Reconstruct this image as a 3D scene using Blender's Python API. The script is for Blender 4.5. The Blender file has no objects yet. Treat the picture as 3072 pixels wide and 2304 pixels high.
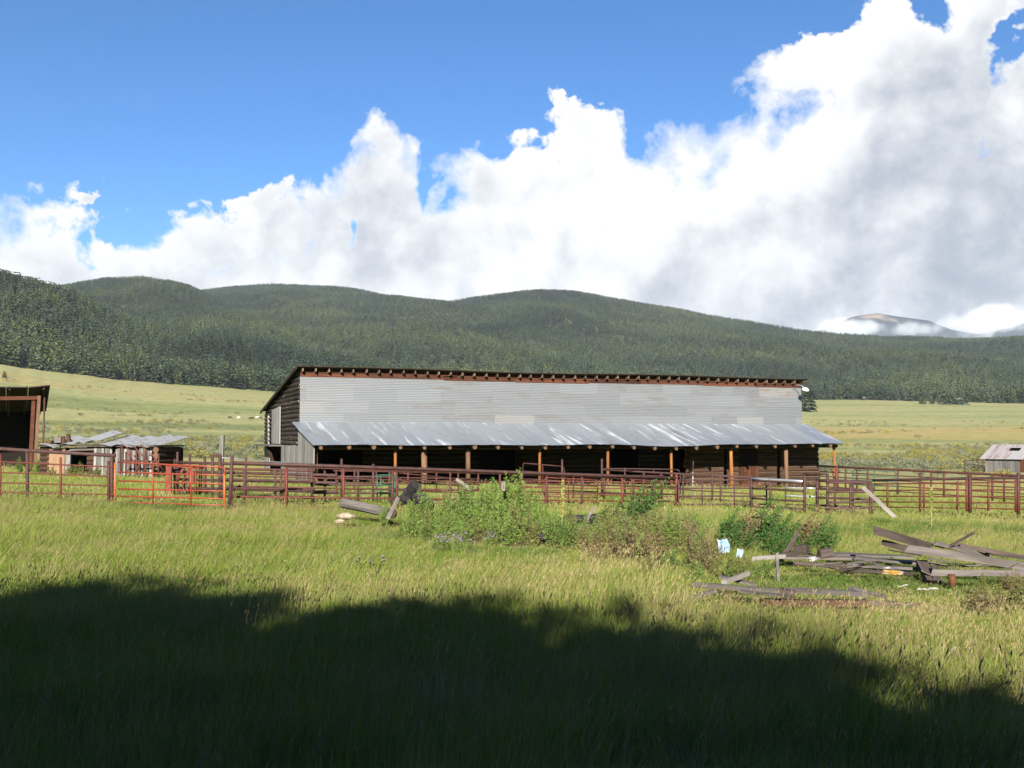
import bpy, math, random
import numpy as np
from mathutils import Vector, Matrix, Euler
R = math.radians
random.seed(7)
RNG = np.random.default_rng(7)
SC = bpy.context.scene

# ---------------------------------------------------------------- camera
FPX, CXP, CYP, HORI, CAMZ = 3200.0, 1536.0, 1152.0, 1310.0, 2.4   # in pixels of the 3072 x 2304 photograph
PITCH = math.atan((HORI - CYP) / FPX)
cam_d = bpy.data.cameras.new('camera')
cam = bpy.data.objects.new('camera', cam_d)
SC.collection.objects.link(cam)
cam_d.sensor_width = 36.0
cam_d.lens = 36.0 * FPX / 3072.0
cam_d.clip_start, cam_d.clip_end = 0.1, 60000
cam.location = (0, 0, CAMZ)
cam.rotation_euler = (math.pi / 2 + PITCH, 0, 0)
SC.camera = cam

# ---------------------------------------------------------------- light
SUN_EL, SUN_AZ = R(23), R(-3)            # the sun stands behind the camera, a little to its left
sun_dir = Vector((math.sin(SUN_AZ) * math.cos(SUN_EL), -math.cos(SUN_AZ) * math.cos(SUN_EL), math.sin(SUN_EL)))
sl = bpy.data.lights.new('sun', 'SUN')
sl.energy, sl.angle, sl.color = 5.0, R(0.53), (1.0, 0.93, 0.80)
so = bpy.data.objects.new('sun', sl)
SC.collection.objects.link(so)
so.rotation_euler = sun_dir.to_track_quat('Z', 'Y').to_euler()
so.location = (0, -50, 60)
SC.view_settings.view_transform = 'Standard'
SC.view_settings.look = 'None'
SC.view_settings.exposure = 1.6
SC.view_settings.gamma = 1.0
SC.render.resolution_x, SC.render.resolution_y = 1024, 768
SC.cycles.max_bounces = 5
SC.cycles.diffuse_bounces = 3
SC.cycles.glossy_bounces = 2
SC.cycles.transparent_max_bounces = 6
SC.cycles.caustics_reflective = SC.cycles.caustics_refractive = False

def ray(px, py):
    """unit-depth direction (y = 1) of a photograph pixel"""
    cx, cy = (px - CXP) / FPX, (CYP - py) / FPX
    c, s = math.cos(PITCH), math.sin(PITCH)
    y, z = c - cy * s, s + cy * c
    return cx / y, z / y
def at(px, py, d):
    x, z = ray(px, py)
    return Vector((x * d, d, CAMZ + z * d))

# ---------------------------------------------------------------- sky
class NT:
    """tiny node-tree writer"""
    def __init__(s, tree): s.t = tree; s.n = tree.nodes; s.l = tree.links
    def new(s, typ, **kw):
        n = s.n.new(typ)
        for k, v in kw.items(): setattr(n, k, v)
        return n
    def set(s, sock, v):
        if isinstance(v, bpy.types.NodeSocket): s.l.new(v, sock)
        elif v is not None: sock.default_value = v
    def m(s, op, a, b=None, c=None, clamp=False):
        n = s.new('ShaderNodeMath', operation=op); n.use_clamp = clamp
        for i, v in enumerate((a, b, c)): s.set(n.inputs[i], v)
        return n.outputs[0]
    def v(s, op, a, b=None, scale=None):
        n = s.new('ShaderNodeVectorMath', operation=op)
        s.set(n.inputs[0], a); s.set(n.inputs[1], b)
        if scale is not None: s.set(n.inputs['Scale'], scale)
        return n.outputs['Value'] if op in ('LENGTH', 'DOT_PRODUCT', 'DISTANCE') else n.outputs[0]
    def noise(s, vec, scale, detail=4, rough=0.5, dist=0.0, out='Fac', lac=2.0):
        n = s.new('ShaderNodeTexNoise')
        if vec is not None: s.l.new(vec, n.inputs['Vector'])
        n.inputs['Scale'].default_value = scale; n.inputs['Detail'].default_value = detail
        n.inputs['Roughness'].default_value = rough; n.inputs['Distortion'].default_value = dist
        n.inputs['Lacunarity'].default_value = lac
        return n.outputs[out]
    def sstep(s, x, a, b, lo=0.0, hi=1.0):
        n = s.new('ShaderNodeMapRange', interpolation_type='SMOOTHSTEP')
        for i, v in enumerate((x, a, b, lo, hi)): s.set(n.inputs[i], v)
        return n.outputs[0]
    def lin(s, x, a, b, lo=0.0, hi=1.0):
        n = s.new('ShaderNodeMapRange'); n.clamp = True
        for i, v in enumerate((x, a, b, lo, hi)): s.set(n.inputs[i], v)
        return n.outputs[0]
    def mix(s, f, a, b, blend='MIX'):
        n = s.new('ShaderNodeMix', data_type='RGBA', blend_type=blend)
        for i, v in ((0, f), (6, a), (7, b)):
            if isinstance(v, tuple) and len(v) == 3: v = (*v, 1)
            s.set(n.inputs[i], v)
        return n.outputs[2]
    def ramp(s, f, stops, interp='LINEAR'):
        n = s.new('ShaderNodeValToRGB'); cr = n.color_ramp; cr.interpolation = interp
        while len(cr.elements) > 1: cr.elements.remove(cr.elements[-1])
        for i, (p, c) in enumerate(stops):
            e = cr.elements[0] if i == 0 else cr.elements.new(p)
            e.position = p; e.color = (*c, 1)
        s.set(n.inputs[0], f)
        return n.outputs[0]
    def curve(s, x, pts):
        n = s.new('ShaderNodeFloatCurve'); cu = n.mapping.curves[0]
        n.mapping.use_clip = False
        while len(cu.points) > 2: cu.points.remove(cu.points[1])
        cu.points[0].location = pts[0]; cu.points[1].location = pts[-1]
        for p in pts[1:-1]: cu.points.new(*p)
        for p in cu.points: p.handle_type = 'AUTO_CLAMPED'
        n.mapping.update()
        s.set(n.inputs['Value'], x)
        return n.outputs[0]

world = bpy.data.worlds.new('World')
SC.world = world
world.use_nodes = True
world.cycles.sampling_method = 'MANUAL'
world.cycles.sample_map_resolution = 256
W = NT(world.node_tree)
W.n.clear()
sky = W.new('ShaderNodeTexSky', sky_type='NISHITA')
sky.sun_disc = False
sky.sun_elevation = SUN_EL
sky.sun_rotation = math.pi + SUN_AZ * -1
sky.altitude = 2600
sky.air_density, sky.dust_density, sky.ozone_density = 1.0, 0.2, 2.0
tc = W.new('ShaderNodeTexCoord')
D = tc.outputs['Generated']
sx = W.new('ShaderNodeSeparateXYZ'); W.l.new(D, sx.inputs[0])
az = W.m('ARCTAN2', sx.outputs[0], sx.outputs[1])
el = W.m('ARCSINE', sx.outputs[2])
AZ0 = R(30)
def azel(px, py):
    x, z = ray(px, py)
    return math.atan2(x, 1.0), math.atan2(z, math.hypot(x, 1.0))
u = W.lin(az, -AZ0, AZ0)
TOP = [(-300, 640), (0, 590), (60, 588), (110, 630), (195, 690), (275, 720), (333, 712), (430, 715), (486, 680), (600, 665), (778, 606),
       (880, 590), (958, 550), (1060, 495), (1100, 400), (1160, 350), (1220, 380), (1250, 470), (1262, 600), (1290, 600), (1400, 556), (1440, 480),
       (1528, 440), (1610, 400), (1680, 322), (1760, 305), (1847, 318), (1903, 385), (1972, 350), (2060, 345), (2139, 400),
       (2180, 335), (2230, 290), (2333, 262), (2417, 195), (2500, 160), (2569, 60), (2722, 10), (2850, -60), (3072, -160), (3400, -300)]
def azcurve(pts, K):                    # K scales values into 0..1
    out = []
    for px, val in pts:
        a = math.atan2((px - CXP) / FPX, 1)
        out.append(((a + AZ0) / (2 * AZ0), val * K))
    return sorted(p for p in out if -0.02 < p[0] < 1.02)
top_pts = []
for px, py in TOP:
    a, e = azel(px, py)
    t = (a + AZ0) / (2 * AZ0)
    if -0.01 < t < 1.01: top_pts.append((t, e))
etop_in = W.curve(u, top_pts)
# beyond the photograph's field the bank goes on at heights of the same kind
etop_out = W.lin(W.noise(D, 2.3, 1, 0.5), 0.3, 0.7, 0.02, 0.34)
inside = W.sstep(W.m('ABSOLUTE', az), R(27), R(36), 1.0, 0.0)
etop = W.m('ADD', W.m('MULTIPLY', etop_in, inside), W.m('MULTIPLY', etop_out, W.m('SUBTRACT', 1.0, inside)))
# billows
warp = W.v('SCALE', W.v('SUBTRACT', W.noise(D, 9, 1.5, 0.5, out='Color'), (0.5, 0.5, 0.5)), scale=0.034)
Pw = W.v('ADD', D, warp)
b0 = W.noise(Pw, 15, 7, 0.58)
b1 = W.noise(W.v('ADD', Pw, (-0.016, 0.0, 0.020)), 15, 2.0, 0.5)
b2 = W.noise(Pw, 15, 2.0, 0.5)
# holes and detached wisps of the sky in view (direction, half-width, half-height, strength)
depth = W.m('SUBTRACT', etop, el)
wn = W.new('ShaderNodeSeparateXYZ'); W.l.new(W.noise(D, 26, 4, 0.6, out='Color'), wn.inputs[0])
azn = W.m('ADD', az, W.m('MULTIPLY', W.m('SUBTRACT', wn.outputs[0], 0.5), 0.085))
eln = W.m('ADD', el, W.m('MULTIPLY', W.m('SUBTRACT', wn.outputs[1], 0.5), 0.085))
def spot(px, py, rx, ry):
    a, e = azel(px, py)
    da = W.m('MULTIPLY', W.m('SUBTRACT', azn, a), FPX / rx)
    de = W.m('MULTIPLY', W.m('SUBTRACT', eln, e), FPX / ry)
    r = W.m('SQRT', W.m('ADD', W.m('MULTIPLY', da, da), W.m('MULTIPLY', de, de)))
    return W.sstep(r, 0.0, 1.0, 1.0, 0.0)
holes = None
for px, py, rx, ry, k in [(1060, 700, 70, 80, .085), (1270, 570, 50, 80, .035), (2930, 430, 170, 90, .13), (3060, 140, 110, 130, .10), (2860, 560, 130, 60, .06), (3010, 300, 120, 70, .06), (1704, 165, 110, 90, .09)]:
    h = W.m('MULTIPLY', spot(px, py, rx, ry), k)
    holes = h if holes is None else W.m('ADD', holes, h)
plus = None
for px, py, rx, ry, k in [(235, 590, 70, 40, .06), (740, 600, 190, 90, .05), (1270, 440, 60, 60, .04), (2440, 170, 130, 110, .05), (1150, 400, 80, 90, .04), (3000, 640, 200, 130, .04)]:
    h = W.m('MULTIPLY', spot(px, py, rx, ry), k)
    plus = h if plus is None else W.m('ADD', plus, h)
dd = W.m('ADD', W.m('SUBTRACT', W.m('MINIMUM', depth, 0.13), holes), plus)
dens = W.m('ADD', dd, W.m('MULTIPLY', W.m('SUBTRACT', b0, 0.48), 0.30))
soft = W.lin(W.noise(D, 7, 0, 0.5), 0.35, 0.65, 0.012, 0.055)
alpha = W.m('POWER', W.lin(dens, 0.0, soft), 0.8)
# light on the bank: edges towards the sun white, hollows and the far right underside grey
relief = W.m('ADD', W.m('MULTIPLY', W.m('SUBTRACT', b2, b1), 1.15), W.m('MULTIPLY', W.m('SUBTRACT', b0, b2), 1.7))
big = W.m('MULTIPLY', W.m('SUBTRACT', W.noise(W.v('ADD', D, (3.1, 0, 0)), 9.0, 6, 0.60), 0.5), 1.0)
azw = W.m('ADD', W.m('SUBTRACT', az, W.m('MULTIPLY', W.m('SUBTRACT', el, R(7)), 1.1)), W.m('MULTIPLY', W.m('SUBTRACT', W.noise(D, 5.5, 3, 0.55), 0.5), 0.40))
uw = W.lin(azw, -AZ0, AZ0)
B = W.curve(uw, azcurve([(-400, .70), (0, .72), (500, .70), (850, .76), (1050, .84), (1300, .93), (1800, .93), (1930, .80), (2080, .60), (2500, .55), (2800, .52), (3072, .56)], 1))
rim = W.m('MULTIPLY', W.lin(dens, 0.0, 0.05, 1.0, 0.0), 0.30)
B = W.m('ADD', W.m('ADD', B, relief), W.m('ADD', W.m('MULTIPLY', big, 1.0), rim))
ccol = W.ramp(B, [(0.0, (.34, .38, .46)), (0.35, (.49, .535, .61)), (0.62, (.72, .75, .795)), (0.85, (.92, .94, .965)), (1.0, (1.02, 1.02, 1.02))])
SKY_K = 0.050
hs = W.new('ShaderNodeHueSaturation'); hs.inputs['Saturation'].default_value = 1.22; hs.inputs['Value'].default_value = 0.71
W.l.new(sky.outputs[0], hs.inputs['Color'])
ccol_s = W.v('SCALE', ccol, scale=0.345 / SKY_K)
skyt = W.mix(1.0, hs.outputs[0], (1.04, 1.32, 1.52), 'MULTIPLY')
skyc = W.mix(alpha, skyt, ccol_s)
bg = W.new('ShaderNodeBackground'); bg.inputs['Strength'].default_value = SKY_K
W.l.new(skyc, bg.inputs['Color'])
wo = W.new('ShaderNodeOutputWorld'); W.l.new(bg.outputs[0], wo.inputs[0])

# ---------------------------------------------------------------- helpers
COL = SC.collection
def link(o, parent=None):
    COL.objects.link(o)
    if parent is not None: o.parent = parent
    return o
def tag(o, label=None, cat=None, group=None, kind=None):
    if label: o['label'] = label
    if cat: o['category'] = cat
    if group: o['group'] = group
    if kind: o['kind'] = kind
    return o
def empty(name, loc=(0, 0, 0), rz=0.0, label=None, cat=None, group=None):
    o = bpy.data.objects.new(name, None)
    o.empty_display_size = 0.2
    o.location = loc; o.rotation_euler = (0, 0, rz)
    link(o)
    return tag(o, label, cat, group)
class MB:
    """collects pieces of one mesh"""
    def __init__(s): s.v = []; s.f = []; s.mi = []
    def add(s, vs, fs, mi=0):
        b = len(s.v)
        s.v += [tuple(p) for p in vs]
        s.f += [tuple(i + b for i in f) for f in fs]; s.mi += [mi] * len(fs)
        return s
    def box(s, a, b, mi=0):
        x0, y0, z0 = a; x1, y1, z1 = b
        return s.add([(x0, y0, z0), (x1, y0, z0), (x1, y1, z0), (x0, y1, z0), (x0, y0, z1), (x1, y0, z1), (x1, y1, z1), (x0, y1, z1)],
                     [(3, 2, 1, 0), (4, 5, 6, 7), (0, 1, 5, 4), (1, 2, 6, 5), (2, 3, 7, 6), (3, 0, 4, 7)], mi)
    def bar(s, p, q, w, h, up=(0, 0, 1), mi=0, w2=None, h2=None):
        """rectangular bar from p to q"""
        p, q = Vector(p), Vector(q)
        d = (q - p).normalized(); up = Vector(up)
        if abs(d.dot(up)) > 0.98: up = Vector((1, 0, 0))
        sd = d.cross(up).normalized(); up = sd.cross(d).normalized()
        w2 = w if w2 is None else w2; h2 = h if h2 is None else h2
        vs = []
        for c, ww, hh in ((p, w, h), (q, w2, h2)):
            for a, b in ((-1, -1), (1, -1), (1, 1), (-1, 1)): vs.append(c + sd * a * ww / 2 + up * b * hh / 2)
        return s.add(vs, [(3, 2, 1, 0), (4, 5, 6, 7), (0, 1, 5, 4), (1, 2, 6, 5), (2, 3, 7, 6), (3, 0, 4, 7)], mi)
    def tube(s, pts, r, n=8, mi=0, cap=True, jit=0.0):
        pts = [Vector(p) for p in pts]
        rs = r if isinstance(r, (list, tuple)) else [r] * len(pts)
        ref = None; rings = []
        for i, p in enumerate(pts):
            d = (pts[min(i + 1, len(pts) - 1)] - pts[max(i - 1, 0)]).normalized()
            if ref is None:
                ref = Vector((0, 0, 1)) if abs(d.z) < 0.9 else Vector((1, 0, 0))
            sd = d.cross(ref).normalized(); upv = sd.cross(d).normalized(); ref = upv
            rings.append([p + (sd * math.cos(2 * math.pi * k / n) + upv * math.sin(2 * math.pi * k / n)) * rs[i] * (1 + random.uniform(-jit, jit)) for k in range(n)])
        vs = [v for rg in rings for v in rg]
        fs = []
        for i in range(len(rings) - 1):
            for k in range(n):
                a, b = i * n + k, i * n + (k + 1) % n
                fs.append((a, a + n, b + n, b))
        if cap:
            fs.append(tuple(range(n))); fs.append(tuple(reversed(range((len(rings) - 1) * n, len(rings) * n))))
        return s.add(vs, fs, mi)
    def mesh(s, name, mats, smooth=False):
        me = bpy.data.meshes.new(name)
        me.from_pydata(s.v, [], s.f)
        for m in (mats if isinstance(mats, (list, tuple)) else [mats]): me.materials.append(m)
        if any(s.mi): me.polygons.foreach_set('material_index', s.mi)
        if smooth: me.polygons.foreach_set('use_smooth', [True] * len(s.f))
        me.update()
        return me
    def build(s, name, mats, parent=None, smooth=False):
        return link(bpy.data.objects.new(name, s.mesh(name, mats, smooth)), parent)
def child(name, me, parent, loc=(0, 0, 0), rot=(0, 0, 0), scl=None):
    o = bpy.data.objects.new(name, me)
    o.location = loc; o.rotation_euler = rot
    if scl is not None: o.scale = scl
    return link(o, parent)
def copy_tree(o, parent=None):
    c = o.copy(); COL.objects.link(c); c.parent = parent
    for ch in [x for x in KIDS.get(o.name, [])]: copy_tree(ch, c)
    return c
KIDS = {}

def hash2(ix, iy, seed):
    h = (ix.astype(np.int64) * 374761393 + iy.astype(np.int64) * 668265263 + seed * 974711) & 0x7fffffff
    h = ((h ^ (h >> 13)) * 1274126177) & 0x7fffffff
    return ((h ^ (h >> 16)) & 0xffff) / 65535.0
def vnoise(x, y, seed=0):
    x = np.asarray(x, float); y = np.asarray(y, float)
    ix, iy = np.floor(x), np.floor(y); fx, fy = x - ix, y - iy
    fx = fx * fx * (3 - 2 * fx); fy = fy * fy * (3 - 2 * fy)
    a, b = hash2(ix, iy, seed), hash2(ix + 1, iy, seed)
    c, d = hash2(ix, iy + 1, seed), hash2(ix + 1, iy + 1, seed)
    return (a * (1 - fx) + b * fx) * (1 - fy) + (c * (1 - fx) + d * fx) * fy
def fbm(x, y, oct=4, seed=0):
    t, amp, tot = 0, 0.5, 0
    for o in range(oct):
        t = t + amp * vnoise(x * 2 ** o, y * 2 ** o, seed + o * 17); tot += amp; amp *= 0.5
    return t / tot
def sst(x, a, b):
    t = np.clip((np.asarray(x, float) - a) / (b - a), 0, 1)
    return t * t * (3 - 2 * t)

# ---------------------------------------------------------------- materials
MATS = {}
def mat(name, build, rough=0.8, spec=0.3, metal=0.0, alb=0.76):
    m = bpy.data.materials.new(name); m.use_nodes = True
    T = NT(m.node_tree)
    p = T.n['Principled BSDF']
    p.inputs['Roughness'].default_value = rough
    p.inputs['Specular IOR Level'].default_value = spec
    p.inputs['Metallic'].default_value = metal
    T.p = p
    T.tc = T.new('ShaderNodeTexCoord')
    T.oi = T.new('ShaderNodeObjectInfo')
    T.geo = T.new('ShaderNodeNewGeometry')
    c = build(T)
    if c is not None:
        if isinstance(c, tuple): p.inputs['Base Color'].default_value = (*[x * alb for x in c], 1)
        else: T.l.new(T.v('SCALE', c, scale=alb), p.inputs['Base Color'])
    MATS[name] = m
    return m
def stretch(T, vec, s):
    mp = T.new('ShaderNodeMapping'); mp.inputs['Scale'].default_value = s
    T.l.new(vec, mp.inputs[0]); return mp.outputs[0]
def bump(T, h, dist=0.01, strength=1.0):
    b = T.new('ShaderNodeBump'); b.inputs['Distance'].default_value = dist; b.inputs['Strength'].default_value = strength
    T.l.new(h, b.inputs['Height']); T.l.new(b.outputs[0], T.p.inputs['Normal'])
def rnd_off(T, vec):
    """moves a texture by the object's own random number"""
    return T.v('ADD', vec, T.v('SCALE', (7.3, 3.1, 5.7), scale=T.m('MULTIPLY', T.oi.outputs['Random'], 10.0)))

def foliage_mat(name, cols, noise_scale=0.6, trans=0.25, vary=0.35, rough=0.7, shade_zone=None, alb=0.76):
    """leaf material: colour by instance, a little light through"""
    def b(T):
        c = T.ramp(T.oi.outputs['Random'], [(i / max(1, len(cols) - 1), k) for i, k in enumerate(cols)])
        n = T.noise(T.tc.outputs['Object'], noise_scale, 2, 0.6)
        if shade_zone:  # patchy tree tone, its contrast raised to paint in shaded folds
            z = T.noise(T.oi.outputs['Location'], shade_zone, 4, 0.6)
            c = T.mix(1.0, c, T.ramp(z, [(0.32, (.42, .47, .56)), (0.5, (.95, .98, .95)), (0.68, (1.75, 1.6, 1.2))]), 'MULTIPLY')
        return T.mix(1.0, c, T.ramp(n, [(0.25, (1 - vary,) * 3), (0.75, (1 + vary,) * 3)]), 'MULTIPLY')
    m = mat(name, b, rough, 0.15, alb=alb)
    T = NT(m.node_tree); p = T.n['Principled BSDF']
    if trans > 0:
        tr = T.new('ShaderNodeBsdfTranslucent')
        src = p.inputs['Base Color'].links[0].from_socket
        T.l.new(src, tr.inputs[0])
        mx = T.new('ShaderNodeMixShader'); mx.inputs[0].default_value = trans
        T.l.new(p.outputs[0], mx.inputs[1]); T.l.new(tr.outputs[0], mx.inputs[2])
        T.l.new(mx.outputs[0], T.n['Material Output'].inputs[0])
    return m

# ---------------------------------------------------------------- instanced ground cover and forest ("stuff")
def scatter(name, protos, P, rot, scl, idx, kind='stuff', label=None, cat=None):
    """ONE object: point mesh + geometry nodes that put proto meshes on the points"""
    P = np.asarray(P, np.float32); n = len(P)
    me = bpy.data.meshes.new(name)
    me.vertices.add(n)
    me.vertices.foreach_set('co', P.ravel())
    a = me.attributes.new('rot', 'FLOAT_VECTOR', 'POINT'); a.data.foreach_set('vector', np.asarray(rot, np.float32).ravel())
    a = me.attributes.new('scl', 'FLOAT_VECTOR', 'POINT'); a.data.foreach_set('vector', np.asarray(scl, np.float32).ravel())
    a = me.attributes.new('idx', 'INT', 'POINT'); a.data.foreach_set('value', np.asarray(idx, np.int32))
    o = link(bpy.data.objects.new(name, me))
    pc = bpy.data.collections.new(name + '_kinds')
    for i, pm in enumerate(protos):
        pc.objects.link(bpy.data.objects.new('%s_kind_%02d' % (name, i), pm))
    ng = bpy.data.node_groups.new(name, 'GeometryNodeTree')
    ng.interface.new_socket('Geometry', in_out='INPUT', socket_type='NodeSocketGeometry')
    ng.interface.new_socket('Geometry', in_out='OUTPUT', socket_type='NodeSocketGeometry')
    N, L = ng.nodes, ng.links
    gi, go = N.new('NodeGroupInput'), N.new('NodeGroupOutput')
    ip = N.new('GeometryNodeInstanceOnPoints'); ci = N.new('GeometryNodeCollectionInfo')
    ci.inputs['Collection'].default_value = pc; ci.inputs['Separate Children'].default_value = True; ci.inputs['Reset Children'].default_value = True
    def na(nm, ty):
        x = N.new('GeometryNodeInputNamedAttribute'); x.data_type = ty; x.inputs['Name'].default_value = nm
        return [s for s in x.outputs if s.enabled and s.name == 'Attribute'][0]
    L.new(gi.outputs[0], ip.inputs['Points']); L.new(ci.outputs[0], ip.inputs['Instance'])
    ip.inputs['Pick Instance'].default_value = True
    L.new(na('idx', 'INT'), ip.inputs['Instance Index'])
    L.new(na('rot', 'FLOAT_VECTOR'), ip.inputs['Rotation'])
    L.new(na('scl', 'FLOAT_VECTOR'), ip.inputs['Scale'])
    L.new(ip.outputs[0], go.inputs[0])
    md = o.modifiers.new('scatter', 'NODES'); md.node_group = ng
    tag(o, label, cat, None, kind)
    return o

# ---------------------------------------------------------------- terrain
def px_az(px): return (px - CXP) / FPX                      # tangent of the azimuth
LEFT_D = np.array([0, 30, 60, 100, 180, 330, 580, 950, 1190.0])
LEFT_Z = np.array([0, 0, 0.0, 0.1, 0.6, 3.9, 15.8, 53.8, 76.0])
RIGHT_D = np.array([0, 30, 60, 100, 150, 240, 380, 600, 950, 1400, 1700.0])
RIGHT_Z = np.array([0, 0, -.15, -.85, -1.7, -2.1, 0.1, 4.8, 21.7, 48.0, 64.0])
def pchip(x, xs, ys):
    """smooth monotone-ish interpolation"""
    x = np.clip(x, xs[0], xs[-1])
    m = np.gradient(ys, xs)
    i = np.clip(np.searchsorted(xs, x, side='right') - 1, 0, len(xs) - 2)
    h = xs[i + 1] - xs[i]; t = (x - xs[i]) / h
    return ys[i] * (1 + 2 * t) * (1 - t) ** 2 + h * m[i] * t * (1 - t) ** 2 + ys[i + 1] * t * t * (3 - 2 * t) + h * m[i + 1] * t * t * (t - 1)
EDGE_PX = np.array([-1500, -300, 0, 150, 300, 560, 760, 950, 1500, 2100, 2400, 2600, 2800, 3072, 4500])
EDGE_PY = np.array([1100, 1115, 1118, 1134, 1148, 1162, 1176, 1184, 1192, 1198, 1202, 1205, 1212, 1222, 1230])
EDGE_D = 1.65 * np.array([560, 560, 560, 565, 575, 590, 610, 640, 720, 800, 830, 850, 850, 850, 850.0])
def edge_d(s):
    px = np.clip(s * FPX + CXP, -1400, 4400)
    return np.interp(px, EDGE_PX, EDGE_D) + 60 * (fbm(px / 130.0, px * 0 + 3.3, 3, 5) - 0.5)
def edge_z(s):
    px = np.clip(s * FPX + CXP, -1400, 4400)
    py = np.interp(px, EDGE_PX, EDGE_PY)
    return CAMZ + (HORI - py) / FPX * np.interp(px, EDGE_PX, EDGE_D)
RIDGES = [  # crest line of each hill: photograph px, py, distance
    ([-1500, -500, 0, 104, 212, 300, 407, 588, 860, 1100, 1400, 1700, 2000], [880, 815, 840, 856, 880, 912, 948, 985, 1024, 1062, 1112, 1150, 1190], 2050, 36.0),
    ([-300, 100, 212, 300, 420, 500, 560, 610, 700, 900, 1200], [930, 905, 880, 862, 852, 858, 874, 892, 930, 985, 1060], 2900, 15.0),
    ([300, 500, 590, 650, 700, 780, 850, 1000, 1080, 1150, 1330, 1450, 1600, 1900], [960, 908, 889, 879, 872, 862, 860, 864, 873, 886, 905, 922, 955, 1040], 3800, 15.0),
    ([800, 1000, 1150, 1330, 1420, 1500, 1580, 1640, 1720, 1800, 2000, 2200, 2400, 2600, 2800, 2950, 3072, 3400, 4500],
     [985, 950, 926, 906, 892, 881, 872, 868, 870, 882, 920, 960, 997, 1019, 1030, 1044, 1064, 1105, 1130], 3200, 15.0)]
def near_z(x, y):
    d = np.hypot(x, y)
    t = -0.021 * (np.clip(x, -30, 25) + 7) * sst(d, 9, 30) * (1 - sst(d, 70, 160))
    return t + 0.10 * (fbm(x / 5.0 + 11, y / 5.0, 3, 2) - 0.5) * sst(d, 3, 10)
def terrain(x, y):
    x = np.asarray(x, float); y = np.asarray(y, float)
    d = np.hypot(x, y); front = y > 1e-6
    s = np.where(front, x / np.where(front, np.maximum(y, 0.25 * d + 1e-6), 1), np.sign(x) * 4)
    s = np.clip(s, -1.2, 1.2)
    k = sst(s, -0.45, 0.5)
    zl, zr = pchip(d, LEFT_D, LEFT_Z), pchip(d, RIGHT_D, RIGHT_Z)
    behind = sst(np.where(front, y / (d + 1e-6), -1), -0.2, 0.6)
    z = (zl * (1 - k) + zr * k) * behind
    z = z + 1.4 * (fbm(x / 90.0, y / 90.0, 3, 8) - 0.5) * sst(d, 100, 300) * sst(edge_d(s) - d, 0, 80)
    ed, ez = edge_d(s), edge_z(s)
    # meadow meets the foot of the hills
    zm = z
    blend = sst(d / ed, 0.55, 1.0)
    lin = ez * np.clip(d / ed, 0, 1) ** 1.7
    z = zm * (1 - blend) + lin * blend * behind + zm * 0
    # hills
    px = s * FPX + CXP
    best = np.full_like(z, -1e9)
    for pxs, pys, dc, g in RIDGES:
        py = np.interp(px, pxs, pys) + 5 * (fbm(px / 70.0, px * 0 + dc, 3, 3) - 0.5)
        dcr = dc * (1 + 0.10 * (fbm(px / 300.0, px * 0 + dc, 2, 9) - 0.5))
        zc = CAMZ + (HORI - py) / FPX * dcr - g
        t = np.clip((d - ed) / (dcr - ed), 0, 1)
        # spurs and gullies running down the slope
        sp = (fbm(x / 420.0 + 0.35 * y / 420.0, y / 900.0 + dc, 4, 21) - 0.5)
        zz = ez + (zc - ez) * (0.35 * t + 0.65 * t * t * (3 - 2 * t)) + sp * 430 * (t * (1 - t)) * 1.6
        cap = CAMZ + (HORI - py) / FPX * d - g * d / dcr - 3.0 * (1 - t)
        zz = np.minimum(zz, np.where(d < dcr, cap, 1e9))
        fall = np.clip((d - dcr) / dcr, 0, 2)
        zz = zz - fall * dcr * 0.30
        best = np.maximum(best, zz)
    hill = d > ed
    z = np.where(hill & front, np.maximum(best, ez - 4), z)
    return z + near_z(x, y)
def tz(x, y): return float(terrain(np.array([x]), np.array([y]))[0])
def on_ground(px, d, dz=0.0):
    x, _ = ray(px, 1310); x *= d
    return Vector((x, d, tz(x, d) + dz))

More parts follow.
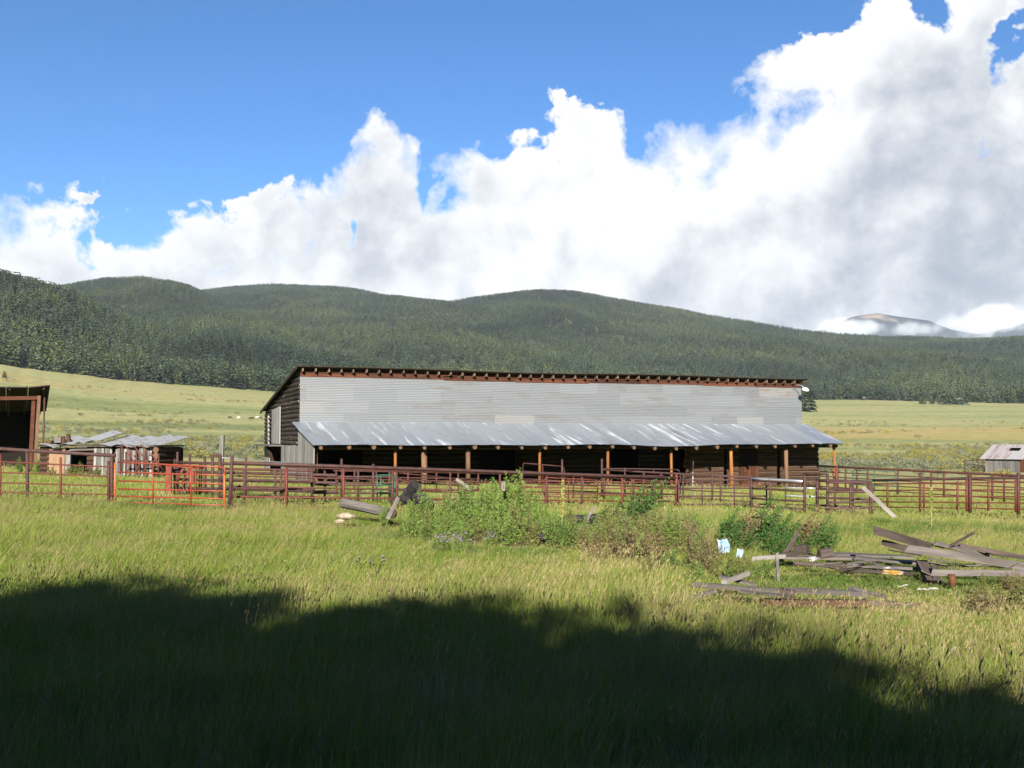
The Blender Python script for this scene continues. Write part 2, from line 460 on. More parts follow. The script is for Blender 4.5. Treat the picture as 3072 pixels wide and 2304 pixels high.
def terrain_mesh():
    azs = np.concatenate([np.radians(np.arange(-180, -42, 6.0)), np.radians(np.arange(-42, -30, 1.0)), np.radians(np.arange(-30, 30.01, 0.2)), np.radians(np.arange(31, 42, 1.0)), np.radians(np.arange(42, 180, 6.0))])
    ds = np.concatenate([[0.0], np.geomspace(0.8, 60, 60), np.geomspace(63, 880, 46), np.arange(890, 1480, 10.0), np.geomspace(1490, 5600, 85), [6000, 6400]])
    A, Dg = np.meshgrid(azs, ds[1:])
    X, Y = np.sin(A) * Dg, np.cos(A) * Dg
    Z = terrain(X, Y)
    far = Dg > 5700
    Z = np.where(far & (Y > 0), -20.0, Z)
    V = np.stack([X.ravel(), Y.ravel(), Z.ravel()], 1)
    na, nd = len(azs), len(ds) - 1
    s = np.clip(X / np.maximum(Y, 0.25 * Dg), -1.2, 1.2)
    hillv = (Dg > edge_d(s)) & (Y > 0) & (~far)
    i, j = np.meshgrid(np.arange(nd - 1), np.arange(na), indexing='ij')
    j2 = (j + 1) % na
    q = np.stack([i * na + j, i * na + j2, (i + 1) * na + j2, (i + 1) * na + j], -1).reshape(-1, 4)
    q = q[:, ::-1]
    ish = hillv.ravel()[q].all(1)
    out = []
    for sel, nm in ((~ish, 'ground'), (ish, 'hills')):
        qq = q[sel]
        used, inv = np.unique(qq, return_inverse=True)
        vv = V[used]; ff = inv.reshape(-1, 4).tolist()
        vv = vv.tolist()
        if nm == 'ground':                    # close the fan under the camera
            c = len(vv); vv.append([0, 0, 0])
            idx = {u: k for k, u in enumerate(used.tolist())}
            ring = [idx[k] for k in range(na)]
            ff += [(c, ring[(k + 1) % na], ring[k]) for k in range(na)]
        me = bpy.data.meshes.new(nm)
        me.from_pydata(vv, [], ff)
        me.polygons.foreach_set('use_smooth', [True] * len(ff))
        me.update()
        out.append(me)
    return out

def ground_build(T):
    pos = T.geo.outputs['Position']
    sep = T.new('ShaderNodeSeparateXYZ'); T.l.new(pos, sep.inputs[0])
    dist = T.v('LENGTH', pos)
    st = stretch(T, pos, (0.10, 1.0, 1.0))
    fine = T.noise(pos, 1.3, 5, 0.65)
    mid = T.noise(pos, 0.11, 4, 0.6)
    strip = T.noise(st, 0.014, 5, 0.62, 0.4)
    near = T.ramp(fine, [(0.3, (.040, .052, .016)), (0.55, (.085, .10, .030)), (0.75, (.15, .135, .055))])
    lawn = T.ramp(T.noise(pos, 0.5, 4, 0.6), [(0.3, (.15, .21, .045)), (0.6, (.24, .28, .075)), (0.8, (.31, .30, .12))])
    far = T.ramp(strip, [(0.30, (.19, .215, .085)), (0.43, (.28, .295, .125)), (0.55, (.38, .36, .17)), (0.68, (.38, .30, .13))])
    speck = T.ramp(T.noise(stretch(T, pos, (0.5, 1, 1)), 0.34, 6, 0.78), [(0.34, (.42, .48, .46)), (0.5, (.95, .98, .95)), (0.68, (1.22, 1.18, 1.08))])
    band = T.m('MULTIPLY', T.sstep(sep.outputs[1], 380, 430), T.sstep(sep.outputs[1], 560, 640, 1.0, 0.0))
    band = T.m('MULTIPLY', band, T.sstep(sep.outputs[0], -20, 80))
    far = T.mix(T.m('MULTIPLY', band, 0.65), far, (.46, .34, .13))
    far = T.mix(1.0, far, speck, 'MULTIPLY')
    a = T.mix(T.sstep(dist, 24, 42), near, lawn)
    a = T.mix(T.sstep(T.m('ADD', dist, T.m('MULTIPLY', mid, 40.0)), 80, 130), a, far)
    bump(T, T.noise(pos, 6.0, 4, 0.7), 0.05, 0.6)
    return a
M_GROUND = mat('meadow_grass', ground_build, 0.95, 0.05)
def hill_build(T):
    pos = T.geo.outputs['Position']
    n = T.noise(pos, 0.02, 5, 0.65)
    return T.ramp(n, [(0.3, (.050, .058, .030)), (0.55, (.085, .082, .045)), (0.72, (.16, .135, .085))])
M_HILL = mat('hill_floor', hill_build, 0.95, 0.05)
g_me, h_me = terrain_mesh()
g_me.materials.append(M_GROUND); h_me.materials.append(M_HILL)
ground = link(bpy.data.objects.new('ground', g_me)); tag(ground, kind='structure')
hills = link(bpy.data.objects.new('hills', h_me)); tag(hills, kind='structure')

# ---------------------------------------------------------------- conifers
def blob_leafs(mb, c, r, n, size, mi=0, flat=0.7, rng=random):
    """small leaf-like triangles/quads spread in a clump"""
    for _ in range(n):
        d = Vector((rng.gauss(0, 1), rng.gauss(0, 1), rng.gauss(0, 1) * flat)).normalized() * r * rng.uniform(0.45, 1.0)
        p = Vector(c) + d
        a = Vector((rng.gauss(0, 1), rng.gauss(0, 1), rng.gauss(0, 1))).normalized()
        b = a.cross(Vector((rng.gauss(0, 1), rng.gauss(0, 1), rng.gauss(0, 1)))).normalized()
        k = size * rng.uniform(0.6, 1.3)
        mb.add([p - a * k, p + b * k * 0.6, p + a * k, p - b * k * 0.6], [(0, 1, 2, 3)], mi)
def conifer(seed, H=1.0, W_=0.24, layers=9, n=26, base=0.10, round_=0.4, trunk=True, size=0.055):
    """tapered trunk + whorls of drooping boughs; unit height"""
    rg = random.Random(seed)
    mb, tk = MB(), MB()
    tk.tube([(0, 0, -0.02), (0, 0, 0.5 * H), (0, 0, 0.93 * H)], [0.017, 0.011, 0.002], 5)
    for i in range(layers):
        t = (i + rg.uniform(-.25, .25)) / layers
        t = max(0, min(0.99, t))
        z = base + (1 - base) * t
        prof = (1 - t) ** 0.8 * (1 - round_) + round_ * math.sqrt(max(0, 1 - (1.25 * t - 0.2) ** 2)) if t < 0.96 else 0.1
        rad = W_ * max(prof, 0.06) * rg.uniform(0.8, 1.15)
        m = max(3, int(n * max(prof, 0.15)))
        off = rg.uniform(0, 6.28)
        for k in range(m):
            a = off + 6.283 * k / m + rg.uniform(-.3, .3)
            rr = rad * rg.uniform(0.55, 1.1)
            ca, sa = math.cos(a), math.sin(a)
            tip = Vector((ca * rr, sa * rr, z - rr * rg.uniform(0.15, 0.45)))
            root = Vector((ca * rr * 0.15, sa * rr * 0.15, z + rg.uniform(0, .03)))
            sd = Vector((-sa, ca, rg.uniform(-.3, .3))) * size * rg.uniform(0.6, 1.2) * (0.5 + rr / W_ * 0.6)
            midp = root.lerp(tip, 0.6) + Vector((0, 0, size * .5))
            mb.add([root, midp - sd, tip, midp + sd], [(0, 1, 2), (0, 2, 3)])
    return mb, tk
M_CONI = foliage_mat('conifer_needles', [(.038, .058, .026), (.055, .076, .032), (.046, .070, .046), (.072, .092, .036), (.072, .102, .082), (.046, .066, .028), (.100, .118, .042)], 9.0, 0.0, 0.5, shade_zone=0.0036)
M_BARK = mat('bark', lambda T: T.ramp(T.noise(stretch(T, T.tc.outputs['Object'], (6, 6, 1.2)), 12, 4, 0.6), [(0.3, (.035, .025, .018)), (0.7, (.11, .075, .05))]), 0.9, 0.1)
FAR_KINDS = []
for i in range(6):
    mb, tk = conifer(100 + i, 1.0, [.24, .28, .21, .33, .26, .30][i], 7, 11, 0.08, [.3, .5, .2, .75, .4, .6][i], size=0.10)
    FAR_KINDS.append(mb.mesh('far_conifer', M_CONI))
def forest_points(n_try):
    a = np.arctan(RNG.uniform(px_az(-350), px_az(3420), n_try))
    d = np.sqrt(RNG.uniform(880 ** 2, 4100 ** 2, n_try))
    x, y = np.sin(a) * d, np.cos(a) * d
    s = x / y
    ed = edge_d(s)
    px = s * FPX + CXP
    open_ = fbm(x / 220.0, y / 220.0, 3, 31)
    keep = (d > ed + 4) & (open_ < 0.66 + 0.3 * RNG.uniform(0, 1, n_try))
    x, y, d, s = x[keep], y[keep], d[keep], s[keep]
    z = terrain(x, y)
    # drop what lies hidden behind a crest
    e = (z - CAMZ) / d
    vis = np.ones(len(x), bool)
    pxb = np.round((s * FPX + CXP) / 12).astype(int)
    order = np.argsort(d); hi = {}
    for i in order:
        b = pxb[i]; h = hi.get(b, -9)
        if e[i] < h - 0.004: vis[i] = False
        if e[i] > h: hi[b] = e[i]
    return x[vis], y[vis], z[vis], d[vis]
fx, fy, fz, fd = forest_points(170000)
nf = len(fx)
hgt = (17.5 - 4.5 * sst(fd, 1100, 2000)) * RNG.uniform(0.45, 1.32, nf) * (0.85 + 0.4 * fbm(fx / 340, fy / 340, 2, 77))
wid = hgt * RNG.uniform(0.95, 1.45, nf)
aspen = fbm(fx / 160.0, fy / 160.0, 3, 55) > 0.69
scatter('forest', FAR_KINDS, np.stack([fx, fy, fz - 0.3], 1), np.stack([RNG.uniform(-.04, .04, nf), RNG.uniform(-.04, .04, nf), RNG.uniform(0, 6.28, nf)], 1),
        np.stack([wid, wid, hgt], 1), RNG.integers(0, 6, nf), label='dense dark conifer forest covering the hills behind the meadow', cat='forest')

# ---------------------------------------------------------------- far mountain and the air
def mountain():
    xs = np.linspace(1200, 5200, 150); ys = np.linspace(7200, 11500, 90)
    X, Y = np.meshgrid(xs, ys)
    px = X / Y * FPX + CXP
    crest = np.interp(px, [2000, 2300, 2480, 2560, 2640, 2700, 2790, 2860, 2940, 3020, 3100, 3300, 3600], [1060, 1030, 985, 948, 934, 944, 955, 985, 1000, 985, 960, 940, 980])
    dc = 9000.0
    zc = (HORI - crest) / FPX * dc
    t = np.clip(1 - np.abs(Y - dc) / 1900, 0, 1)
    rid = 1 - np.abs(2 * fbm(X / 700.0, Y / 900.0, 5, 41) - 1)
    Z = zc * (0.25 + 0.75 * t ** 1.1) + (rid - 0.75) * 420 * t * (1.05 - t) - 120 * (1 - t)
    V = np.stack([X.ravel(), Y.ravel(), Z.ravel()], 1).tolist()
    n, m = X.shape
    F = [(i * m + j, i * m + j + 1, (i + 1) * m + j + 1, (i + 1) * m + j) for i in range(n - 1) for j in range(m - 1)]
    me = bpy.data.meshes.new('far_mountain'); me.from_pydata(V, [], F)
    me.polygons.foreach_set('use_smooth', [True] * len(F))
    def b(T):
        pos = T.geo.outputs['Position']
        n = T.noise(pos, 0.0032, 5, 0.6)
        sep = T.new('ShaderNodeSeparateXYZ'); T.l.new(pos, sep.inputs[0])
        hgt = T.sstep(T.m('ADD', sep.outputs[2], T.m('MULTIPLY', T.m('SUBTRACT', n, 0.5), 1500.0)), 1020, 1200)
        return T.mix(hgt, (.045, .060, .075), (.26, .21, .165))
    me.materials.append(mat('mountain_rock', b, 0.95, 0.05))
    o = link(bpy.data.objects.new('far_mountain', me)); tag(o, kind='structure')
mountain()
def haze():
    mb = MB().box((-6600, -6600, -24), (6600, 6600, 640))
    m = bpy.data.materials.new('haze_air'); m.use_nodes = True
    T = NT(m.node_tree); T.n.clear()
    pv = T.new('ShaderNodeVolumePrincipled')
    pv.inputs['Color'].default_value = (0.72, 0.83, 1.0, 1)
    pv.inputs['Density'].default_value = 0.000042
    pv.inputs['Anisotropy'].default_value = 0.0
    mo = T.new('ShaderNodeOutputMaterial'); T.l.new(pv.outputs[0], mo.inputs['Volume'])
    o = mb.build('haze', m); tag(o, kind='stuff', label='thin blue air between the camera and the hills', cat='haze')
haze()

def cloud(px, py, d, rx, ry, rz, dens, seed, label):
    """a ragged scrap of cloud lying on the far mountain"""
    mb = MB(); n, m = 24, 14; vs = []
    for i in range(m + 1):
        th = math.pi * i / m
        vs += [(math.sin(th) * math.cos(6.2832 * k / n) * rx, math.sin(th) * math.sin(6.2832 * k / n) * ry, math.cos(th) * rz) for k in range(n)]
    mb.add(vs, [(i * n + k, (i + 1) * n + k, (i + 1) * n + (k + 1) % n, i * n + (k + 1) % n) for i in range(m) for k in range(n)])
    mt = bpy.data.materials.new('cloud_vapour'); mt.use_nodes = True
    T = NT(mt.node_tree); T.n.clear()
    tc = T.new('ShaderNodeTexCoord'); ob = tc.outputs['Object']
    un = stretch(T, ob, (1 / rx, 1 / ry, 1 / rz))
    fall = T.sstep(T.v('LENGTH', un), 0.25, 1.0, 1.0, 0.0)
    nz = T.noise(T.v('ADD', ob, (seed * 900.0, 0, 0)), 0.0042, 5, 0.62)
    dn = T.m('MULTIPLY', T.sstep(T.m('ADD', nz, T.m('MULTIPLY', fall, 0.34)), 0.66, 0.86), dens)
    pv = T.new('ShaderNodeVolumePrincipled'); pv.inputs['Color'].default_value = (.80, .85, .92, 1)
    pv.inputs['Anisotropy'].default_value = -0.3
    T.l.new(T.m('MULTIPLY', dn, T.sstep(fall, 0.0, 0.25)), pv.inputs['Density'])
    mo = T.new('ShaderNodeOutputMaterial'); T.l.new(pv.outputs[0], mo.inputs['Volume'])
    o = mb.build('cloud', mt); o.location = at(px, py, d)
    tag(o, label, 'cloud', kind='stuff')
cloud(2560, 985, 7050, 420, 200, 110, .0042, 1, 'cloud scrap on the left flank of the far mountain')
cloud(2740, 985, 7050, 260, 160, 90, .0032, 2, 'thin cloud veil on the right flank of the far mountain')
cloud(2960, 960, 7050, 560, 220, 170, .0045, 3, 'thick cloud hanging over the mountain slope at far right')

# ---------------------------------------------------------------- building materials
def wood(name, dark, light, scale=6.0, along=(1, 14, 14), rough=0.85, bumpd=0.01, extra=None, rv=0.35):
    def b(T):
        v = rnd_off(T, T.tc.outputs['Object'])
        g = T.noise(stretch(T, v, along), scale * 0.25, 5, 0.65, 0.6)
        c = T.ramp(g, [(0.28, dark), (0.72, light)])
        k = T.m('ADD', 1.0 - rv, T.m('MULTIPLY', T.oi.outputs['Random'], 2 * rv))
        c = T.v('SCALE', c, scale=k)
        if extra: c = extra(T, v, c)
        bump(T, g, bumpd, 0.7)
        return c
    return mat(name, b, rough, 0.2)
def knots(T, v, c):
    n = T.noise(v, 2.2, 3, 0.6)
    return T.mix(T.sstep(n, 0.62, 0.72), c, (.045, .035, .03))
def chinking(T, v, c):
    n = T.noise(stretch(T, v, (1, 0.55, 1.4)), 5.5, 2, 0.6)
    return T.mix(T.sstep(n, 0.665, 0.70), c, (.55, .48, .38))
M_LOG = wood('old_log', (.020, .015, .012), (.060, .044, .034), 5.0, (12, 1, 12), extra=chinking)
M_LOGX = wood('old_log_front', (.026, .015, .010), (.088, .048, .030), 5.0, (1, 12, 12))
M_LOGDK = wood('shade_dark_log', (.007, .005, .004), (.026, .017, .012), 5.0, (1, 12, 12))  # log wood darkened in its colour to stand in for the lean-to's shade
M_LOGEND = mat('log_end', lambda T: T.mix(T.noise(rnd_off(T, T.tc.outputs['Object']), 22, 3, 0.6), (.07, .042, .025), (.22, .13, .075)), 0.9, 0.1)
M_POST = wood('orange_post', (.13, .050, .016), (.32, .14, .042), 4.0, (9, 9, 0.8), rv=0.2)
M_POSTB = wood('brown_post', (.075, .042, .026), (.20, .115, .07), 4.0, (9, 9, 0.8), rv=0.2)
M_REDB = wood('red_brown_board', (.034, .013, .008), (.105, .038, .019), 5.0, (1, 10, 10), rv=0.45)
M_RAFTER = wood('rafter_wood', (.06, .038, .026), (.20, .14, .095), 5.0, (8, 1, 8), rv=0.4)
M_GREYB = wood('grey_board', (.12, .115, .112), (.31, .30, .285), 4.0, (7, 7, 0.7), rv=0.22,
               extra=lambda T, v, c: T.mix(T.m('MULTIPLY', T.sstep(T.noise(stretch(T, v, (2, 2, .35)), 1.3, 3, 0.6), 0.55, 0.7), 0.55), c, (.23, .15, .085)))
M_GREYX = wood('weathered_timber', (.058, .050, .046), (.175, .155, .145), 4.0, (0.8, 9, 9), rv=0.25, extra=knots)
M_DARKB = wood('dark_timber', (.030, .022, .020), (.105, .080, .070), 4.0, (0.8, 9, 9), rv=0.3)
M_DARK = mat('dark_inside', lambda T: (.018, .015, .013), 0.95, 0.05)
M_SOIL = mat('bare_soil', lambda T: T.ramp(T.noise(T.tc.outputs['Object'], 3, 5, .6), [(.3, (.06, .045, .03)), (.7, (.13, .10, .07))]), 0.95, 0.05)
def galv(name, base, stain, amount, ax, rough=0.42, metal=0.55, sheen_streak=None):
    """galvanised sheet: spangle, tarnish, rust runs; every sheet its own shade"""
    def b(T):
        v = rnd_off(T, T.tc.outputs['Object'])
        n = T.noise(stretch(T, v, ax), 1.1, 5, 0.62)
        n2 = T.noise(v, 9.0, 4, 0.6)
        k = T.m('ADD', 0.91, T.m('MULTIPLY', T.oi.outputs['Random'], 0.17))
        c = T.v('SCALE', T.mix(n2, tuple(x * 0.88 for x in base), tuple(min(1, x * 1.08) for x in base)), scale=k)
        r2 = T.m('FRACT', T.m('MULTIPLY', T.oi.outputs['Random'], 7.31))
        amt = T.m('MULTIPLY', T.sstep(n, 0.46, 0.66), T.m('MULTIPLY', T.sstep(r2, 0.35, 1.0), amount))
        c = T.mix(amt, c, stain)
        if sheen_streak:  # whitish streaks in the colour stand in for reflections on the roof
            st = T.noise(stretch(T, v, sheen_streak), 1.0, 3, 0.55)
            w = T.sstep(st, 0.54, 0.70)
            c = T.mix(T.m('MULTIPLY', w, 0.38), c, (.64, .66, .68))
            T.set(T.p.inputs['Roughness'], T.lin(w, 0, 1, rough, 0.62))
            T.set(T.p.inputs['Metallic'], T.lin(w, 0, 1, metal, 0.1))
        return c
    return mat(name, b, rough, 0.4, metal)
M_WALLSH = galv('galvanised_wall_sheet', (.215, .229, .248), (.155, .115, .09), 0.42, (0.7, 1, 4.0), 0.48, 0.35)
M_RUSTSH = galv('rusted_wall_sheet', (.225, .23, .235), (.19, .10, .05), 1.0, (0.8, 1, 3.0), 0.55, 0.25)
M_ROOFSH = galv('galvanised_roof_sheet', (.40, .445, .505), (.30, .27, .25), 0.35, (3.0, 0.6, 1), 0.40, 0.55, (2.2, 0.22, 0.22))
M_OLDROOF = mat('mossy_roof_edge', lambda T: T.ramp(T.noise(T.tc.outputs['Object'], 2.5, 4, 0.6), [(.3, (.026, .020, .014)), (.65, (.045, .036, .022)), (.85, (.085, .075, .035))]), 0.95, 0.1)
M_RUSTROOF = galv('rusty_roof_sheet', (.42, .40, .40), (.26, .115, .065), 1.0, (4.0, 0.5, 0.5), 0.6, 0.2)
M_MAROON = mat('maroon_pipe', lambda T: T.mix(T.sstep(T.noise(rnd_off(T, T.tc.outputs['Object']), 5, 4, .65), .40, .66), (.095, .032, .024), (.050, .024, .020)), 0.65, 0.25)
M_BROWNP = mat('brown_pipe', lambda T: T.mix(T.sstep(T.noise(rnd_off(T, T.tc.outputs['Object']), 5, 4, .65), .40, .66), (.078, .036, .032), (.044, .025, .023)), 0.65, 0.25)
M_REDP = mat('red_pipe', lambda T: T.mix(T.sstep(T.noise(rnd_off(T, T.tc.outputs['Object']), 6, 4, .65), .45, .70), (.135, .034, .022), (.072, .028, .020)), 0.62, 0.25)
M_ORANGE = mat('orange_paint', lambda T: T.mix(T.sstep(T.noise(rnd_off(T, T.tc.outputs['Object']), 3, 4, .6), .5, .7), (.25, .040, .014), (.14, .032, .018)), 0.5, 0.4)
M_ORANGE2 = mat('orange_gate_end', lambda T: (.38, .10, .02), 0.5, 0.4)
M_GREENP = mat('green_paint', lambda T: (.02, .10, .06), 0.5, 0.4)
M_DKGREEN = mat('dark_green_paint', lambda T: (.035, .075, .05), 0.5, 0.4)
M_SILVER = mat('bare_pipe', lambda T: (.55, .56, .60), 0.35, 0.5, 0.6)
M_WHITE = mat('white_paint', lambda T: (.78, .78, .76), 0.5, 0.4)

def corr_sheet(w, h, pitch, amp, seg=5):
    """horizontal corrugation in the x-z plane, facing -y"""
    n = max(3, int(h / pitch * seg))
    mb = MB(); vs = []; fs = []
    for i in range(n + 1):
        z = h * i / n; y = amp * math.sin(2 * math.pi * z / pitch)
        vs += [(0, y, z), (w, y, z)]
    for i in range(n): fs.append((2 * i, 2 * i + 1, 2 * i + 3, 2 * i + 2))
    return mb.add(vs, fs)
def logbar(p, q, rad, flat=0.86, n=8, mi=0, ends=None, jit=0.06):
    """hewn log: a slightly flattened tapering round"""
    mb = MB()
    p, q = Vector(p), Vector(q); m = max(2, int((q - p).length / 1.8) + 1)
    pts = [p.lerp(q, i / m) + Vector((0, 0, random.uniform(-.012, .012))) for i in range(m + 1)]
    mb.tube(pts, [rad * random.uniform(.93, 1.05) for _ in pts], n, mi, True, jit)
    if ends is not None: mb.mi[-1] = ends; mb.mi[-2] = ends
    return mb

# ---------------------------------------------------------------- the long barn
TH = R(20.4)
BO = Vector((-11.24, 56.4, 0.0)); BU = Vector((math.cos(TH), math.sin(TH), 0)); BV = Vector((-math.sin(TH), math.cos(TH), 0))
BL, BD = 31.42, 13.5
def u_at(px, v):
    s, _ = ray(px, 1310)
    return (s * (BO.y + BV.y * v) - BO.x - BV.x * v) / (BU.x - s * BU.y)
def bw(u, v, z): return BO + BU * u + BV * v + Vector((0, 0, z))
def gz(u, v):
    p = bw(u, v, 0); return tz(p.x, p.y)
barn = empty('long_barn', BO, TH, 'long barn with corrugated metal upper wall, log gable and open lean-to front', 'barn')
def top_z(u): return 5.96 - 0.09 * u / BL + 0.05 * math.sin(u * 0.33 + 0.6) * math.sin(u * 0.1)
RS = 0.141                                               # roof falls this much per metre towards the back
PV = -4.15                                               # line of the posts
def build_barn():
    # corrugated upper wall, sheet by sheet
    rows = [(4.93, 5.60), (4.29, 4.97), (3.64, 4.33), (3.10, 3.68)]
    for r, (z0, z1) in enumerate(rows):
        u = random.uniform(-1.6, -0.4) if r else -1.0
        k = 0
        while u < BL - 0.2:
            w = random.choice([2.44, 2.44, 2.44, 3.05, 1.83])
            a, b = max(0.0, u), min(BL, u + w + 0.06)
            if b - a > 0.25:
                d = -0.10 - 0.012 * ((len(rows) - r) % 4) - 0.005 * (k % 2)
                rust = (r == 2 and k == 0) or (r == 3 and random.random() < 0.35) or (r == 0 and b > BL - 3 and random.random() < .6)
                tilt = random.uniform(-.0025, .0025)
                sh = corr_sheet(b - a, z1 - z0, 0.092, 0.013)
                sag = -0.09 * a / BL if r < 2 else -0.03 * a / BL
                child('wall_sheet', sh.mesh('wall_sheet', M_RUSTSH if rust else M_WALLSH, True), barn, (a, d, z0 + sag + random.uniform(-.012, .012)), (0, -tilt, 0))
            u += w; k += 1
    MB().box((0.02, -0.06, 2.9), (BL - 0.02, 0.06, 5.6)).build('wall_frame', M_DARK, barn)
    # red-brown boards under the eaves, rafter tails, roof
    for zr in (0, 1):
        u = 0.0
        while u < BL:
            w = min(random.uniform(3.2, 5.0), BL - u)
            z0 = top_z(u + w / 2) - 0.40 + zr * 0.20
            MB().box((u + .01, -0.10 - .02 * (1 - zr), z0), (u + w - .01, -0.062, z0 + 0.19)).build('eave_board', M_REDB, barn)
            u += w
    n = 47
    rm = MB().bar((0, 0.5, -.07), (0, -0.52, 0.074), 0.055, 0.17).mesh('rafter', M_RAFTER)
    for i in range(n):
        u = 0.08 + (BL - 0.16) * i / (n - 1)
        child('rafter', rm, barn, (u + random.uniform(-.03, .03), 0, top_z(u) - 0.12 + random.uniform(-.012, .012)), (0, random.uniform(-.03, .03), random.uniform(-.02, .02)))
    m = 16
    for i in range(m):                                   # roof deck in bays that follow the sagging eave
        u0, u1 = -0.25 + (BL + .45) * i / m, -0.25 + (BL + .45) * (i + 1) / m
        mb = MB(); vs = []
        for u in (u0, u1):
            for v in (-0.62, BD + .35):
                z = top_z(min(max(u, 0), BL)) + 0.02 - RS * v * 0.99
                vs += [(u, v, z), (u, v, z + 0.05)]
        mb.add(vs, [(0, 2, 6, 4), (1, 5, 7, 3), (0, 4, 5, 1), (2, 3, 7, 6), (0, 1, 3, 2), (4, 6, 7, 5)])
        mb.build('roof_bay', M_OLDROOF, barn)
    MB().bar((-0.28, -0.62, 5.92 + .087), (-0.28, BD + .4, 5.92 - RS * (BD + .4)), 0.05, 0.17).build('rake_board', M_OLDROOF, barn)
    # log gable
    MB().add([(.16, 0, 1.9), (.16, BD, 1.9), (.16, BD, 4.0), (.16, 0, 5.85), (.3, 0, 1.9), (.3, BD, 1.9), (.3, BD, 4.0), (.3, 0, 5.85)],
             [(0, 3, 2, 1), (4, 5, 6, 7), (0, 1, 5, 4), (3, 7, 6, 2), (0, 4, 7, 3), (1, 2, 6, 5)]).build('gable_backing', M_DARK, barn)
    z = 1.95 + .12
    while z < 5.75:
        vmax = min(BD, (5.84 - z) / RS)
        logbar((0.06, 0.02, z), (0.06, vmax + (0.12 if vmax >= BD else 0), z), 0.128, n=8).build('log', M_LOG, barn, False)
        z += 0.243
    for k in range(3):                                   # loft door of three planks
        v0 = 6.1 + k * 1.08
        MB().box((-0.16 - .01 * k, v0, 1.98), (-0.105, v0 + 1.04, 4.15 - .05 * k)).build('loft_door_plank', M_GREYB, barn)
    MB().bar((-0.16, 10.7, 1.9), (-0.16, 10.9, 3.7), 0.14, 0.10).build('loft_ladder_rail', M_GREYB, barn)
    for k in range(6): MB().box((-.2, 10.0, 2.15 + k * .27), (-.13, 11.4, 2.20 + k * .27)).build('ladder_rung', M_DARKB, barn)
    MB().box((-0.75, 5.9, 1.84), (0.12, BD, 1.93)).build('loft_platform', M_GREYX, barn)
    MB().bar((-0.5, 6.2, 0.9), (-0.45, 9.0, 1.84), 0.16, 0.16).build('brace', M_LOGX, barn)
    # lower gable: weathered boards, a dark recess behind them
    for k in range(6):
        v0 = k * 1.0
        MB().box((-0.06 - .012 * (k % 2), v0 + .012, -0.3), (0.0, v0 + 0.985, 1.94 - random.uniform(0, .06))).build('gable_board', M_GREYB, barn)
    MB().box((1.4, 5.9, -0.4), (1.5, BD - .02, 1.9)).build('recess_wall', M_DARK, barn)
    for k in range(3):
        v0 = 11.2 + k * 0.78
        MB().box((-0.05, v0, -0.3), (0.0, v0 + .76, 1.80)).build('gable_board', M_GREYB, barn)
    for k in range(4):                                   # side of the lean-to
        v0 = -4.7 + k * 1.175
        zt = lambda v: 3.08 + (v / 4.9) * 1.14
        mb = MB().add([(-.06, v0 + .01, .75), (-.06, v0 + 1.16, .75), (-.06, v0 + 1.16, zt(v0 + 1.16)), (-.06, v0 + .01, zt(v0)),
                       (0, v0 + .01, .75), (0, v0 + 1.16, .75), (0, v0 + 1.16, zt(v0 + 1.16)), (0, v0 + .01, zt(v0))],
                      [(0, 3, 2, 1), (4, 5, 6, 7), (0, 1, 5, 4), (3, 7, 6, 2), (0, 4, 7, 3), (1, 2, 6, 5)])
        mb.build('lean_to_board', M_GREYB, barn)
    for k in range(11):                                  # rough slabs along the foot
        v0 = -4.75 + k * 0.43
        MB().bar((-.12, v0 + .2, -.25), (-.12 - random.uniform(0, .06), v0 + .2 + random.uniform(-.05, .05), .95 + random.uniform(-.15, .1)), 0.05, 0.36, (0, 1, 0)).build('slab', M_GREYX if k % 3 else M_GREYB, barn)
    # rear, right gable, back of the hall: plain log walls
    MB().box((0, BD - .1, -0.6), (BL, BD + .1, 4.0)).build('rear_wall', M_LOGX, barn)
    MB().add([(BL - .14, 0, -1.2), (BL - .14, BD, -1.2), (BL - .14, BD, 3.9), (BL - .14, 0, 5.72), (BL, 0, -1.2), (BL, BD, -1.2), (BL, BD, 3.9), (BL, 0, 5.72)],
             [(0, 3, 2, 1), (4, 5, 6, 7), (0, 1, 5, 4), (3, 7, 6, 2), (0, 4, 7, 3), (1, 2, 6, 5)]).build('end_wall', M_REDB, barn)
    # lean-to roof: corrugated sheets running down the slope
    sag = lambda u: -0.10 * math.exp(-((u - 19.8) / 3.2) ** 2) - 0.03 * math.exp(-((u - 10) / 3.0) ** 2) + 0.02 * math.sin(u * .9)
    NS = 45; pitch = 0.076
    def rp(t, v):                                        # t 0..1 along, v 0..-5.05 down
        k = -v / 5.05
        u = (-0.40 + .25 * k) + ((BL + .40 - .95 * k) - (-0.40 + .25 * k)) * t
        z = 3.20 - 1.21 * k + sag(u) * k - 0.03 * math.sin(k * math.pi)
        return u, z
    for i in range(NS):
        t0, t1 = i / NS, (i + 1.06) / NS
        w = (t1 - t0) * BL; nc = 38; nl = 3
        vs, fs = [], []
        ext = random.uniform(-.03, .03); lift = 0.004 * (i % 2)
        for a in range(nl + 1):
            v = -0.05 - (5.0 + ext) * a / nl
            for c in range(nc + 1):
                t = t0 + (t1 - t0) * c / nc
                u, z = rp(min(t, 1.003), v)
                vs.append((u, v, z + lift + 0.010 * math.sin(2 * math.pi * (t * BL) / pitch)))
        for a in range(nl):
            for c in range(nc):
                b = a * (nc + 1) + c
                fs.append((b, b + nc + 1, b + nc + 2, b + 1))
        MB().add(vs, fs).build('roof_sheet', M_ROOFSH, barn, True)
    uL, uR = 0.05, BL - .75
    deck = MB(); vs = []
    for k in range(25):
        for v in (-0.1, -4.98):
            u, z = rp(k / 24, v); vs.append((u, v, z - 0.035))
